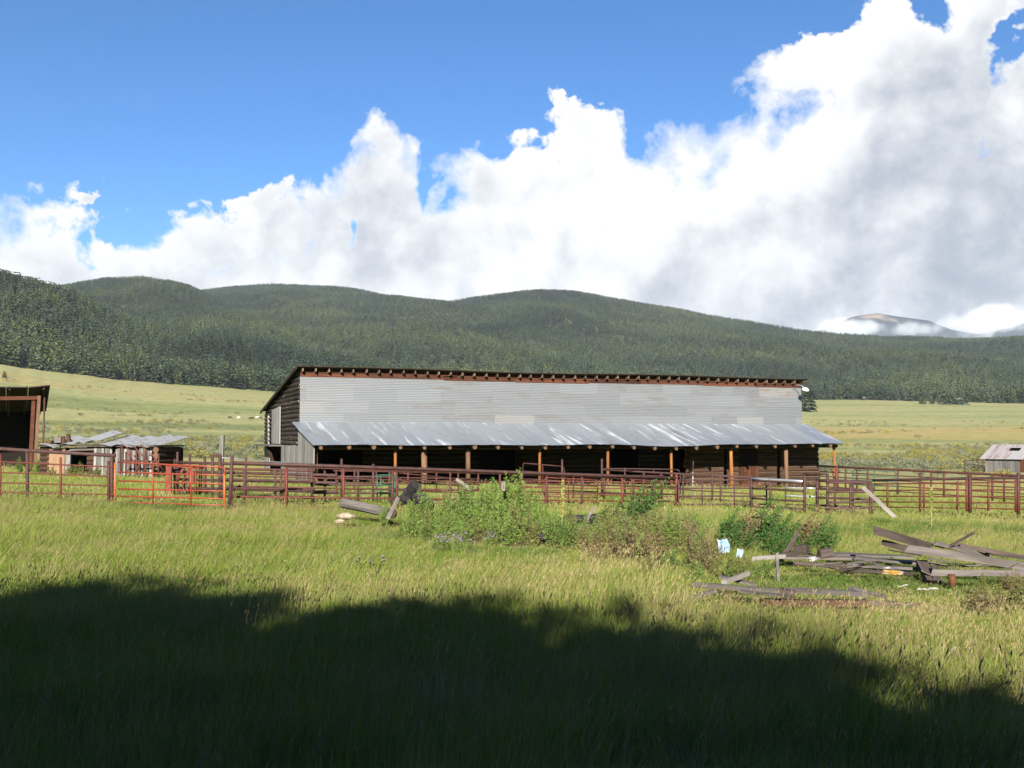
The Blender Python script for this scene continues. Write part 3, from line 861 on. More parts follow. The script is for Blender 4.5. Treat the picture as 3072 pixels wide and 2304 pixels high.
    deck.add(vs, [(2 * k, 2 * k + 1, 2 * k + 3, 2 * k + 2) for k in range(24)])
    deck.build('lean_to_decking', M_DARKB, barn)
    for px in (963, 1048, 1122, 1202, 1274, 1350, 1425, 1495, 1566, 1636, 1705, 1770, 1838, 1902, 1965, 2029, 2090, 2152, 2211, 2269, 2326, 2385, 2439, 2492):
        u = u_at(px, -4.97); k = (u + .15) / (BL - .5)
        zt, zb = rp(k, -0.1)[1] - .15, rp(k, -4.97)[1] - .155
        mb = logbar((u, -0.1, zt), (u, -4.97 - random.uniform(0, .04), zb), random.uniform(.085, .11), n=8, ends=1)
        mb.build('pole_rafter', [M_DARKB, M_LOGEND], barn)
    us = [uL, 5.2, 10.6, 16.1, 21.5, 26.4, uR + .3]
    for a, b in zip(us[:-1], us[1:]):
        za, zb = rp(a / BL, PV)[1] - .34, rp(b / BL, PV)[1] - .34
        logbar((a, PV, za), (b + .02, PV, zb), 0.10, n=8).build('plate_log', M_LOGX, barn)
    for px, r, mt in ((950, .07, M_POST), (1187, .075, M_POST), (1274, .155, M_POSTB), (1405, .125, M_POSTB), (1619, .075, M_POST), (1823, .08, M_POST), (2014, .075, M_POST),
                      (2194, .10, M_POST), (2358, .12, M_POSTB), (2502, .095, M_POST)):
        u = u_at(px, PV); zt = rp(u / BL, PV)[1] - .42; lean = random.uniform(-.04, .04)
        mb = MB().tube([(u, PV, gz(u, PV) - .3), (u + lean * .5, PV, (zt + gz(u, PV)) / 2), (u + lean, PV, zt)], [r * 1.06, r, r * .97], 10, jit=.04)
        mb.build('post', mt, barn, True)
    # wall behind the lean-to: log courses with black openings
    uw = u_at(2066, -2.0)
    doors = [(1.2, 3.4), (10.0, 12.2), (18.2, 20.0)]
    segs, a = [], 0.02
    for d0, d1 in doors: segs.append((a, d0)); a = d1
    segs.append((a, uw + .4))
    for c in range(9):
        z = -0.45 + .14 + c * 0.27
        for a, b in segs:
            if z < gz((a + b) / 2, 0) - .2: continue
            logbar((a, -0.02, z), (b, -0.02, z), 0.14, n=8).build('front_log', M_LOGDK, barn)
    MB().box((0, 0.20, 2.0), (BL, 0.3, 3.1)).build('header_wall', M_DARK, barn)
    MB().box((0.1, PV, -1.2), (0.2, -4.5, -.2)).build('foot_sill', M_DARKB, barn)
    # log room under the right half of the lean-to
    u_ = lambda px: u_at(px, -2.0)
    pieces = [(2066, 2168), (2180, 2214), (2271, 2329), (2341, 2452)]
    for c in range(9):
        z = -0.62 + .15 + c * 0.30
        if z > 2.05: break
        for k, (p0, p1) in enumerate(pieces):
            a, b = u_(p0) - (random.uniform(.1, .35) if k == 0 else 0), u_(p1)
            logbar((a, -2.0, z), (b, -2.0, z), 0.138, n=8, ends=1).build('room_log', [M_LOGX, M_LOGEND], barn)
    for c in range(8):                                    # pale chinking between the courses
        z = -0.62 + 0.30 + c * .30
        if z > 1.8: break
        for p0, p1 in pieces:
            MB().box((u_(p0) + .05, -2.085, z - .016), (u_(p1) - .02, -1.98, z + .016)).build('chinking', MATS['chink'], barn)
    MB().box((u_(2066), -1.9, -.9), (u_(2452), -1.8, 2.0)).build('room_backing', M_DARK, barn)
    MB().box((u_(2452) - .1, -1.98, -1), (u_(2452), 0, 2.1)).build('room_end', M_LOGX, barn)
    for k in range(5):
        a = u_(2214) + (u_(2271) - u_(2214)) * k / 5; w = (u_(2271) - u_(2214)) / 5
        MB().box((a + .01, -2.17 - .01 * (k % 2), -.75), (a + w - .01, -2.13, .62 + .12 * (k > 1))).build('door_plank', M_REDB, barn)
M_TIN = mat('old_tin', lambda T: T.mix(T.sstep(T.noise(rnd_off(T, T.tc.outputs['Object']), 2.5, 4, .6), .5, .7), (.36, .37, .38), (.22, .17, .145)), 0.5, 0.4, 0.1)
mat('chink', lambda T: T.mix(T.noise(T.tc.outputs['Object'], 4, 4, .7), (.07, .045, .03), (.26, .18, .12)), 0.9, 0.1)
build_barn()
def nest(owner, pairs):
    """pieces of a wall or roof become its sub-parts"""
    base = lambda o: o.name.split('.')[0]
    kids = [o for o in bpy.data.objects if o.parent is owner]
    for part, piece in pairs:
        p = next(o for o in kids if base(o) == part)
        for o in kids:
            if base(o) == piece: o.parent = p
nest(barn, (('wall_frame', 'wall_sheet'), ('lean_to_decking', 'roof_sheet'), ('gable_backing', 'log'), ('header_wall', 'front_log'), ('room_backing', 'room_log'), ('room_backing', 'chinking'), ('room_backing', 'door_plank'), ('loft_ladder_rail', 'ladder_rung')))
def yard_lamp():
    px, d = 2393, 66.9
    p = at(2386, 1157, 66.6)
    l = empty('yard_lamp', (p.x, p.y, p.z), TH, 'white dish yard lamp on a curved arm at the right end of the eaves', 'lamp')
    MB().tube([(0, .05, 0), (0.05, -.2, .04), (.12, -.45, .0), (.2, -.62, -.16)], .022, 6).build('arm', M_SILVER, l, True)
    mb = MB(); n = 14; vs = []; prof = [(0.02, 0), (.10, -.02), (.20, -.09), (.235, -.18), (.22, -.18), (.18, -.10), (.1, -.05), (.02, -.04)]
    for r, z in prof: vs += [(r * math.cos(6.2832 * k / n), r * math.sin(6.2832 * k / n), z) for k in range(n)]
    fs = [(i * n + k, i * n + (k + 1) % n, (i + 1) * n + (k + 1) % n, (i + 1) * n + k) for i in range(len(prof) - 1) for k in range(n)]
    o = mb.add(vs, fs).build('shade', M_WHITE, l, True); o.location = (.26, -.72, -.14); o.rotation_euler = (.35, 0, 0)
    b = MB().tube([(0, 0, -.05), (0, 0, -.12), (0, 0, -.2), (0, 0, -.24)], [.05, .09, .07, .02], 10).build('bulb', M_WHITE, o, True)
yard_lamp()

M_DARKG = wood('dark_grey_board', (.06, .058, .056), (.17, .16, .152), 4.0, (7, 7, 0.7), rv=0.2)

# ---------------------------------------------------------------- corral fences
def lerp(a, b, t): return a + (b - a) * t
class Run:
    """a stretch of fence between two photographed ends: (px, y of the top, y of the foot, distance)"""
    def __init__(s, name, label, cat, a, b, group=None):
        s.bT, s.bB = [at(e[0], e[1], e[3]) for e in (a, b)], [at(e[0], e[2], e[3]) for e in (a, b)]
        o = (s.bB[0] + s.bB[1]) / 2
        s.o = Vector((o.x, o.y, min(s.bB[0].z, s.bB[1].z)))
        s.e = empty(name, s.o, 0, label, cat, group)
    def t_of(s, px):
        k, _ = ray(px, 1310); A, B = s.bB
        return (k * A.y - A.x) / ((B.x - A.x) - k * (B.y - A.y))
    def pt(s, t, f):
        """t along, f 0 = top .. 1 = foot"""
        return s.bT[0].lerp(s.bT[1], t).lerp(s.bB[0].lerp(s.bB[1], t), f) - s.o
    def tube(s, name, pts, r, m, n=7):
        return MB().tube(pts, r, n).build(name, m, s.e, True)
    def rail(s, f0, f1=None, t0=0.0, t1=1.0, r=.03, m=None, name='rail', dy=0.0):
        f1 = f0 if f1 is None else f1
        k = 4
        off = Vector((0, dy, 0))
        pts = [s.pt(lerp(t0, t1, i / k), lerp(f0, f1, i / k)) + off + Vector((0, 0, random.uniform(-.008, .008) if 0 < i < k else 0)) for i in range(k + 1)]
        return s.tube(name, pts, r, m)
    def post(s, px, f0=0.0, f1=1.12, r=.05, m=None, name='post', lean=0.0, dy=0.0):
        t = s.t_of(px)
        a, b = s.pt(t, f1), s.pt(t, f0)
        b = b + Vector((lean, 0, 0)); off = Vector((0, dy, 0))
        return s.tube(name, [a + off, (a + b) / 2 + off, b + off], r, m)
def fences():
    # left: tall pipe fence
    f = Run('pipe_fence', 'brown pipe fence with red lower rails in front of the dark open shed, far left', 'fence', (-250, 1331, 1498, 36.5), (346, 1367, 1504, 35.2))
    f.rail(0, r=.062, m=M_BROWNP, name='top_rail')
    for k in (.25, .46, .66, .85, 1.0): f.rail(k, r=.024, m=M_REDP, dy=-.05)
    for px in (-160, 9, 189): f.post(px, .10, 1.06, .038, M_REDP, 'stay', dy=-.08)
    f.post(331, .12, 1.06, .045, M_MAROON, 'stay', dy=-.05)
    for px in (-240, -75, 86, 339): f.post(px, .02, 1.15, .056, M_BROWNP)
    # orange gate
    g = Run('farm_gate', 'bright orange six-rail pipe gate in the left corral fence', 'gate', (347, 1386, 1506, 34.9), (678, 1402, 1516, 33.6))
    fr = ((0, 0), (.25, .215), (.47, .44), (.67, .63), (.85, .83), (1, 1))
    for i, (a, b) in enumerate(fr): g.rail(a, b, .02, .965 if i == 0 else .99, r=.026, m=M_ORANGE)
    g.tube('corner_bend', [g.pt(.965, 0), g.pt(.983, .02), g.pt(.990, .09), g.pt(.992, .2)], .028, M_ORANGE)
    g.post(349, .03, 1.05, .036, M_ORANGE2, 'end_post')
    g.post(676, .15, 1.12, .036, M_ORANGE2, 'end_post')
    for px in (463, 577): g.post(px, 0, 1.02, .022, M_ORANGE, 'stay', dy=-.03)
    gp = Run('gate_post', 'dark leaning pipe post at the right end of the orange gate', 'post', (694, 1366, 1522, 33.4), (702, 1366, 1522, 33.4))
    gp.post(690, 0, 1.08, .055, M_BROWNP, lean=.10)
    # long fence in front of the barn
    f = Run('pipe_fence', 'long maroon pipe fence running before the barn behind the weeds', 'fence', (698, 1388, 1524, 34.2), (2027, 1434, 1528, 41.5))
    f.rail(0, r=.058, m=M_BROWNP, name='top_rail')
    f.rail(.05, r=.04, m=M_MAROON, t0=.10, dy=.06)
    for k in (.29, .52, .75, .985): f.rail(k, r=.028, m=M_MAROON if k < .6 else M_REDP, dy=-.05)
    for px, r, m in ((700, .04, M_MAROON), (863, .04, M_REDP), (1033, .042, M_REDP), (1180, .05, M_MAROON), (1192, .036, M_MAROON), (1352, .04, M_MAROON), (1500, .04, M_MAROON),
                     (1640, .04, M_MAROON), (1745, .04, M_MAROON), (1865, .045, M_REDP), (1893, .036, M_MAROON), (1962, .036, M_BROWNP)):
        f.post(px, .06, 1.05, r, m, dy=-.06)
    f.post(2027, -.12, 1.08, .062, M_REDP)
    # alley behind the gate
    f = Run('alley_fence', 'dark pipe alley with tall posts rising above its rails behind the orange gate', 'fence', (525, 1387, 1486, 42.0), (1012, 1400, 1500, 38.5))
    f.rail(0, r=.056, m=M_BROWNP, name='top_rail')
    for a in (.28, .51, .78): f.rail(a, a - .02, r=.055, m=M_BROWNP)
    for px, f0 in ((527, -.1), (535, -.32), (572, -.26), (617, -.22), (665, -.25), (740, -.20), (863, .0), (939, .0)): f.post(px, f0, 1.1, .05, M_BROWNP)
    for px in (545, 562, 590, 596): f.post(px, 0, 1.1, .03, M_BROWNP, 'stay', dy=.5)
    p = Run('loading_portal', 'dark square pipe frame standing in the alley behind the orange gate', 'frame', (640, 1365, 1500, 39.0), (662, 1365, 1500, 39.0))
    p.rail(0, r=.05, m=M_BROWNP, name='crossbar'); p.post(640, 0, 1.05, .055, M_BROWNP); p.post(662, 0, 1.05, .055, M_BROWNP)
    f = Run('side_fence', 'lower brown pipe fence starting beside the square frame and crossing the barn gable', 'fence', (655, 1406, 1502, 37.5), (945, 1412, 1506, 36.8))
    for a in (0, .33, .60, .86): f.rail(a, r=.045, m=M_BROWNP if a else M_MAROON)
    for px in (735, 828, 845, 937): f.post(px, -.03, 1.1, .045, M_BROWNP)
    f.post(850, 0, 1.0, .04, M_REDP, lean=.1)
    f = Run('barn_pen_fence', 'brown pen fence with two tall posts in front of the dark lean-to, left half', 'fence', (942, 1402, 1496, 39.0), (1190, 1403, 1496, 39.5))
    for a in (0, .30, .56, .82): f.rail(a, r=.04, m=M_BROWNP)
    for px, f0 in ((976, 0), (1026, -.28), (1076, 0), (1121, -.12), (1170, 0)): f.post(px, f0, 1.1, .045, M_BROWNP)
    f = Run('inner_fence', 'maroon rail fence deep in the pens before the left half of the lean-to', 'fence', (1000, 1412, 1478, 46), (1440, 1420, 1480, 48))
    for a in (0, .28, .55, .82): f.rail(a, r=.03, m=M_MAROON)
    for px in (1010, 1065, 1130, 1225, 1310, 1375, 1435): f.post(px, -.04, 1.08, .04, M_MAROON)
    f = Run('inner_fence', 'rusty inner fence standing between the wide panel and the long front fence', 'fence', (1560, 1424, 1488, 44), (1990, 1428, 1492, 44.5))
    for a in (0, .3, .6, .9): f.rail(a, r=.028, m=M_REDP)
    for px in (1565, 1640, 1720, 1812, 1900, 1985): f.post(px, -.05, 1.08, .038, M_MAROON)
    def panel(label, a, b, m, fr, stays=(), r=.022, group=None, name='corral_panel', arch=(1, 1)):
        q = Run(name, label, 'panel', a, b, group)
        x0, x1 = (.05 if arch[0] else 0), (.95 if arch[1] else 1)
        q.rail(0, t0=x0, t1=x1, r=r, m=m)
        for k in fr: q.rail(k, r=r, m=m)
        if arch[0]: q.tube('corner_bend', [q.pt(.05, 0), q.pt(.015, .03), q.pt(0, .15)], r, m)
        if arch[1]: q.tube('corner_bend', [q.pt(.95, 0), q.pt(.985, .03), q.pt(1, .15)], r, m)
        for px in (a[0], b[0]): q.post(px, .14 if arch[0 if px == a[0] else 1] else 0, 1.05, r * 1.05, m, 'end_tube')
        for px in stays: q.post(px, 0, 1.0, r * .9, m, 'stay', dy=-.03)
        return q
    panel('slanting maroon round-cornered panel above the black lump in the weeds', (1195, 1419, 1502, 37.2), (1420, 1441, 1505, 40), M_MAROON, (.3, .62, .95), (1276, 1352))
    panel('round-cornered rusty panel whose end stands clear before the middle of the lean-to', (1568, 1389, 1476, 47), (1693, 1400, 1478, 47), M_MAROON, (.28, .55, .8), (1628,))
    panel('wide round-cornered panel before the fifth and sixth posts of the lean-to', (1807, 1405, 1480, 46), (2040, 1409, 1480, 46), M_BROWNP, (.3, .55, .8), (1873, 1960))
    panel('maroon panel with an arched left corner between the weeds and the pen, mid picture', (1633, 1432, 1505, 41), (1792, 1440, 1508, 41.5), M_REDP, (.28, .52, .78, 1), (1705,), arch=(1, 0))
    for px, yt, yb, d, lb in ((1686, 1378, 1475, 46.0, 'tall thin pipe post rising beside the rusty panel end, mid picture'), (1805, 1376, 1485, 46.2, 'tall thin pipe post at the left end of the wide round-cornered panel')):
        p = Run('pipe_post', lb, 'post', (px, yt, yb, d), (px + 4, yt, yb, d)); p.post(px, 0, 1.08, .045, M_BROWNP)
    f = Run('back_pen_fence', 'brown rail fence slanting down to the right before the log room', 'fence', (1806, 1409, 1482, 47), (2250, 1432, 1512, 43.5))
    f.rail(0, r=.045, m=M_BROWNP, name='top_rail')
    for k in (.33, .62, .92): f.rail(k, r=.026, m=M_MAROON)
    for px, f0 in ((1874, -.12), (1930, 0), (1982, 0), (2048, -.02), (2135, -.25), (2160, 0), (2249, -.05)): f.post(px, f0, 1.1, .042, M_BROWNP)
    panel('maroon panel with a round right corner right of the thick red post', (2034, 1440, 1532, 41.0), (2297, 1440, 1531, 40.5), M_BROWNP, (.27, .53, .80, .99), (2104, 2200), r=.03, arch=(0, 1))
    f = Run('pen_fence', 'brown pen fence with a shiny bare top pipe left of the tall portal', 'fence', (2252, 1435, 1522, 40.5), (2411, 1444, 1532, 38.6))
    f.rail(0, r=.045, m=M_SILVER, name='top_rail'); f.rail(.06, r=.045, m=M_BROWNP, dy=.02)
    for a in (.34, .68, .95): f.rail(a, r=.042, m=M_BROWNP)
    for px in (2252, 2308): f.post(px, .0, 1.1, .05, M_BROWNP)
    q = Run('pipe_portal', 'tall brown pipe portal with a crossbar near the right end of the barn', 'frame', (2411, 1423, 1534, 38.5), (2479, 1422, 1542, 37.5))
    q.rail(0, r=.045, m=M_BROWNP, name='crossbar'); q.post(2411, -.01, 1.08, .052, M_BROWNP); q.post(2479, -.01, 1.08, .052, M_BROWNP)
    q = Run('small_gate', 'small pen gate with two bare silver rails inside the portal', 'gate', (2354, 1441, 1516, 41.5), (2446, 1441, 1520, 41.0))
    for k in (.30, .62): q.rail(k, r=.028, m=M_SILVER)
    for k in (.0, .95): q.rail(k, r=.026, m=M_BROWNP)
    for px in (2354, 2446): q.post(px, -.02, 1.1, .03, M_BROWNP, 'end_tube')
    f = Run('pen_fence', 'brown four-rail pen fence right of the tall portal', 'fence', (2448, 1440, 1524, 39.8), (2616, 1446, 1531, 38.6))
    for a in (0, .31, .62, .90): f.rail(a, r=.045, m=M_BROWNP)
    for px in (2450, 2502, 2555): f.post(px, 0, 1.1, .045, M_BROWNP)
    f = Run('front_pen_fence', 'short front pen fence with a thick corner post behind the leaning board', 'fence', (2480, 1447, 1538, 37.4), (2614, 1447, 1536, 37.2))
    for a in (.0, .32, .66, .86): f.rail(a, r=.04, m=M_BROWNP)
    f.post(2548, 0, 1.06, .05, M_BROWNP); f.post(2608, -.03, 1.06, .06, M_BROWNP); f.post(2614, .05, 1.06, .06, M_DARKB, 'strut', dy=.05)
    f = Run('right_fence', 'maroon pipe fence along the right edge of the picture with heavy corner posts', 'fence', (2618, 1441, 1524, 40.5), (3350, 1429, 1536, 35.0))
    f.rail(0, r=.05, m=M_BROWNP, name='top_rail')
    for a in (.13, .36, .57, .77, .96): f.rail(a, r=.024, m=M_REDP, dy=-.03)
    for px in (2657, 2766, 2866, 2958, 3140, 3240): f.post(px, .08, 1.03, .038, M_REDP, 'stay', dy=-.06)
    for px, r in ((2756, .045), (2906, .062), (3050, .062)): f.post(px, -.16 if px > 2900 else 0, 1.12, r, M_MAROON)
    f.post(2896, .02, 1.06, .05, M_REDP, 'stay'); f.post(3043, .05, 1.06, .05, M_REDP, 'stay')
    f = Run('rear_fence', 'dark maroon fence from the corner of the barn out to the right behind', 'fence', (2456, 1398, 1462, 52), (3400, 1444, 1525, 41.2))
    f.rail(0, r=.052, m=M_MAROON, name='top_rail')
    for a in (.26, .48, .72, .95): f.rail(a, r=.024, m=M_MAROON, dy=-.03)
    for px in (2456, 2534, 2568, 2600, 2690, 2758, 2790, 2828, 2901, 2973, 3008, 3110, 3220, 3330): f.post(px, 0, 1.08, .045, M_MAROON)
    f.post(2508, -.02, 1.1, .085, M_REDP, 'corner_post')
    f.tube('brace', [f.pt(f.t_of(2490), .1), f.pt(f.t_of(2508), .75)], .035, M_REDP)
    panel('dark green round-cornered gate just right of the barn corner', (2556, 1410, 1470, 46), (2688, 1415, 1478, 45), M_DKGREEN, (.25, .5, .72, .93), (2620,))
    panel('small green pen gate seen through the fence left of the first posts', (1133, 1425, 1500, 38.6), (1186, 1426, 1505, 38.4), M_GREENP, (.4, .7), (1143,), arch=(0, 0))
    # bare pipe lying on the posts, and a grey wooden post
    q = Run('loose_pipe', 'thin grey pipe laid level from the square frame to the barn side', 'pipe', (664, 1373, 1470, 46), (896, 1391, 1470, 50))
    q.rail(0, r=.022, m=M_SILVER, name='pipe'); q.post(664, 0, 1.2, .03, M_BROWNP, 'stake'); q.post(894, 0, 1.2, .03, M_BROWNP, 'stake')
    p = at(661, 1480, 47)
    w = empty('wooden_post', p, 0, 'tall grey weathered wooden post behind the square frame', 'post')
    MB().bar((0, 0, -.3), (.05, 0, 2.56), .20, .20, (0, 1, 0), w2=.17, h2=.17).build('shaft', M_DARKG, w)
    p = at(2078, 1465, 48.5)
    w = empty('white_pipe', p, 0, 'pale slim upright pipe standing before the log room', 'post')
    MB().tube([(0, 0, -.3), (.02, 0, .75)], .022, 7).build('lower_tube', M_SILVER, w, True)
    MB().tube([(.02, 0, .75), (.04, 0, 1.25)], .022, 7).build('upper_tube', M_BROWNP, w, True)
fences()
# red cattle chute behind the orange gate
M_CHUTE = mat('red_chute_paint', lambda T: T.mix(T.sstep(T.noise(T.tc.outputs['Object'], 4, 4, .6), .4, .65), (.21, .040, .022), (.11, .030, .022)), 0.55, 0.35)
def chute():
    o = on_ground(545, 41.5)
    c = empty('cattle_chute', o, R(-12), 'red sheet-steel cattle chute standing behind the orange gate', 'chute')
    MB().box((-.62, -.03, .05), (-.40, .03, 1.12)).build('side_plate', M_CHUTE, c)
    MB().box((.36, -.03, .45), (.56, .03, .95)).build('side_plate', M_CHUTE, c)
    for a, b in (((-.62, 0, 1.15), (.62, 0, 1.05)), ((-.62, 0, .02), (.62, 0, .02)), ((-.62, 0, 0), (-.62, 0, 1.16)), ((.62, 0, 0), (.62, 0, 1.06)), ((-.28, .05, .45), (.1, .05, 1.1)),
                 ((.0, .05, .45), (.35, .05, 1.05)), ((-.62, .8, 1.1), (.62, .8, 1.05)), ((-.62, .8, 0), (-.62, .8, 1.1)), ((.62, .8, 0), (.62, .8, 1.05)), ((-.62, 0, 1.12), (-.62, .8, 1.1)), ((.62, 0, 1.05), (.62, .8, 1.05))):
        MB().tube([a, b], .035, 6).build('frame_tube', M_CHUTE, c, True)
    for k in range(4): MB().bar((-.2 + k * .16, .06, .1), (-.3 + k * .16, .06, .55), .03, .05).build('bar', M_BROWNP, c)
chute()

# ---------------------------------------------------------------- outbuildings
def open_shed():
    P = lambda px, py, d=60.0: at(px, py, d)
    cr = P(103, 1417)                                       # foot of the right corner post
    s = empty('open_shed', (cr.x, cr.y, tz(cr.x, cr.y)), R(25), 'tall open-fronted shed with black interior at the left edge', 'shed')
    o = s.location
    zc = lambda py: P(100, py).z - o.z
    W_ = 6.0; D_ = 6.0
    H = zc(1187)
    MB().bar((0, 0, -.3), (.16, 0, H), .17, .26, (0, 1, 0)).build('corner_post', M_POSTB, s)
    MB().bar((-.24, .1, -.3), (-.12, .1, H - .25), .20, .2, (0, 1, 0)).build('inner_post', M_REDB, s)
    MB().tube([(.42, -.05, -.3), (.44, -.05, H - .1)], .05, 7).build('corner_pipe', M_BROWNP, s, True)
    MB().bar((-W_, -.02, H - .30), (.2, -.02, H - .12), .20, .20).build('front_beam', M_REDB, s)
    for k in range(8):                                       # rafters rise to the front right
        x = -W_ + .3 + k * .86
        h = H + .02 + (x + W_) * .035
        MB().bar((x, D_, h - 1.1), (x + .05, -.55, h + .22), .10, .22).build('rafter', M_RAFTER, s)
    for k in range(6):
        x0 = -W_ + k * 1.12; x1 = x0 + 1.10
        mb = MB(); zz = lambda x: H + .02 + (x + W_) * .045 + .05 * math.sin(x * 2.1)
        vs = [(x0, -.75, zz(x0) + .18), (x1, -.75, zz(x1) + .18), (x1, D_ + .3, zz(x1) - 1.1), (x0, D_ + .3, zz(x0) - 1.1)]
        vs += [(a, b, c + .05) for a, b, c in vs]
        mb.add(vs, [(0, 3, 2, 1), (4, 5, 6, 7), (0, 1, 5, 4), (1, 2, 6, 5), (2, 3, 7, 6), (3, 0, 4, 7)])
        mb.build('roof_sheet', M_DARKB, s)
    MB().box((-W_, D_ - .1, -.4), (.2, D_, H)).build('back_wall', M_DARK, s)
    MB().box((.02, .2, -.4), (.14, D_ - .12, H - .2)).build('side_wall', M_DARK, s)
open_shed()
def low_shack():
    d = 57.0
    L_, R_ = on_ground(112, d), on_ground(500, d - 1.0)
    o = (L_ + R_) / 2
    rz = math.atan2(R_.y - L_.y, R_.x - L_.x)
    s = empty('low_log_shack', o, rz, 'low collapsing log shack with loose tin roof behind the left fence', 'shack')
    half = (R_ - L_).length / 2
    X = lambda px: (ray(px, 1310)[0] * (d - .5) - o.x) / math.cos(rz)
    Z = lambda py: at(300, py, d - .5).z - o.z
    top = Z(1345)
    for c in range(6):                                        # log courses, left corner and behind
        z = .12 + c * .27
        logbar((X(112), 0, z), (X(140), .05, z), .15, ends=1).build('corner_log', [M_LOGX, M_LOGEND], s)
        logbar((X(255), .25, z), (X(485), .25, z), .14, ends=1).build('log', [M_LOGX, M_LOGEND], s)
    for c in range(4): logbar((X(484), -.3, .5 + c * .3), (X(484), 2.5, .5 + c * .3), .16, ends=1).build('end_log', [M_LOGX, M_LOGEND], s)
    MB().box((X(135), -.05, -.2), (X(190), .05, Z(1345))).build('brown_panel', MATS['tin_brown'], s)
    MB().box((X(192), -.06, -.2), (X(208), .04, Z(1352))).build('door_board', M_GREYB, s)
    MB().box((X(112), 2.4, -.2), (X(495), 2.55, top)).build('back_wall', M_DARK, s)
    MB().bar((X(205), 0, Z(1350)), (X(290), -.05, Z(1347)), .12, .12).build('lintel', M_GREYX, s)
    for px0, px1, n, y0, y1 in ((284, 343, 7, 1334, 1345), (352, 470, 13, 1336, 1348)):
        for k in range(n):
            a, b = X(lerp(px0, px1, k / n)), X(lerp(px0, px1, (k + 1) / n))
            MB().bar(((a + b) / 2, -.12, -.2), ((a + b) / 2 + random.uniform(-.04, .04), -.12, Z(random.uniform(y0, y1))), b - a - .02, .04, (0, 1, 0)).build('board', M_DARKG if k % 3 else M_GREYB, s)
    def tin(px0, px1, ya, yb, dep=2.8, mt=M_TIN, lift=0.0, sagk=.06):
        n = 26; vs, fs = [], []
        for i in range(n + 1):
            t = i / n; x = X(lerp(px0, px1, t)); z = Z(lerp(ya, yb, t)) + .018 * math.sin(t * (px1 - px0) * 1.1) + sagk * math.sin(t * 6) + lift
            vs += [(x, -.55, z - .04), (x + .1, dep, z + .42)]
        for i in range(n): fs.append((2 * i, 2 * i + 2, 2 * i + 3, 2 * i + 1))
        MB().add(vs, fs).build('roof_sheet', mt, s, True)
    tin(113, 186, 1333, 1336); tin(184, 244, 1338, 1327, lift=.04); tin(240, 276, 1331, 1326, lift=.05); tin(262, 320, 1324, 1323, 2.0, lift=.10); tin(303, 360, 1332, 1333); tin(355, 430, 1333, 1336); tin(428, 470, 1329, 1338); tin(464, 503, 1331, 1332, sagk=.02)
    MB().box((X(116), -.35, Z(1340)), (X(500), 2.4, Z(1336))).build('roof_poles', M_DARKB, s)
    for px, py0, py1, lean in ((181, 1328, 1308, -.05), (199, 1325, 1302, -.08)):
        logbar((X(px), .1, Z(py0) - .1), (X(px) + lean, .1, Z(py1)), .12, ends=1).build('upright_log', [M_LOGX, M_LOGEND], s)
    MB().box((X(157), -.1, Z(1328)), (X(178), .3, Z(1312))).build('roof_block', M_GREYX, s)
    for k in range(4): logbar((X(132 + k * 5), -.2, Z(1328)), (X(160 + k * 4), 1.2, Z(1322)), .07, ends=1).build('loose_pole', [M_LOGX, M_LOGEND], s)
mat('tin_brown', lambda T: T.mix(T.noise(T.tc.outputs['Object'], 3, 4, .6), (.16, .085, .045), (.33, .21, .12)), 0.7, 0.3)
low_shack()
def rake():
    """rusty wheeled implement leaning before the shack boards"""
    o = on_ground(415, 55.0)
    r = empty('hay_rake', o, 0, 'rusty implement frame with curved tines before the grey shack boards', 'implement')
    k = 55.0 / FPX
    for x in (-49, -36, -4, 22, 62): MB().tube([(x * k, 0, -.1), (x * k, 0, (1.95 if x in (-49,) else 1.5) - abs(x) * .004)], .045, 6).build('upright', M_MAROON, r, True)
    MB().tube([(-52 * k, 0, .9), (65 * k, 0, .85)], .04, 6).build('axle', M_MAROON, r, True)
    for x in (-45, -20, 5):
        pts = [(x * k + .5 * math.sin(a) , -.2, .95 + .75 * math.cos(a)) for a in np.linspace(.2, 2.6, 8)]
        MB().tube(pts, .03, 5).build('tine', M_REDP, r, True)
    for x in (-30, 10, 40): MB().tube([(x * k, -.1, 1.3), (x * k + .7, -.1, .35)], .035, 5).build('strut', M_REDP, r, True)
rake()
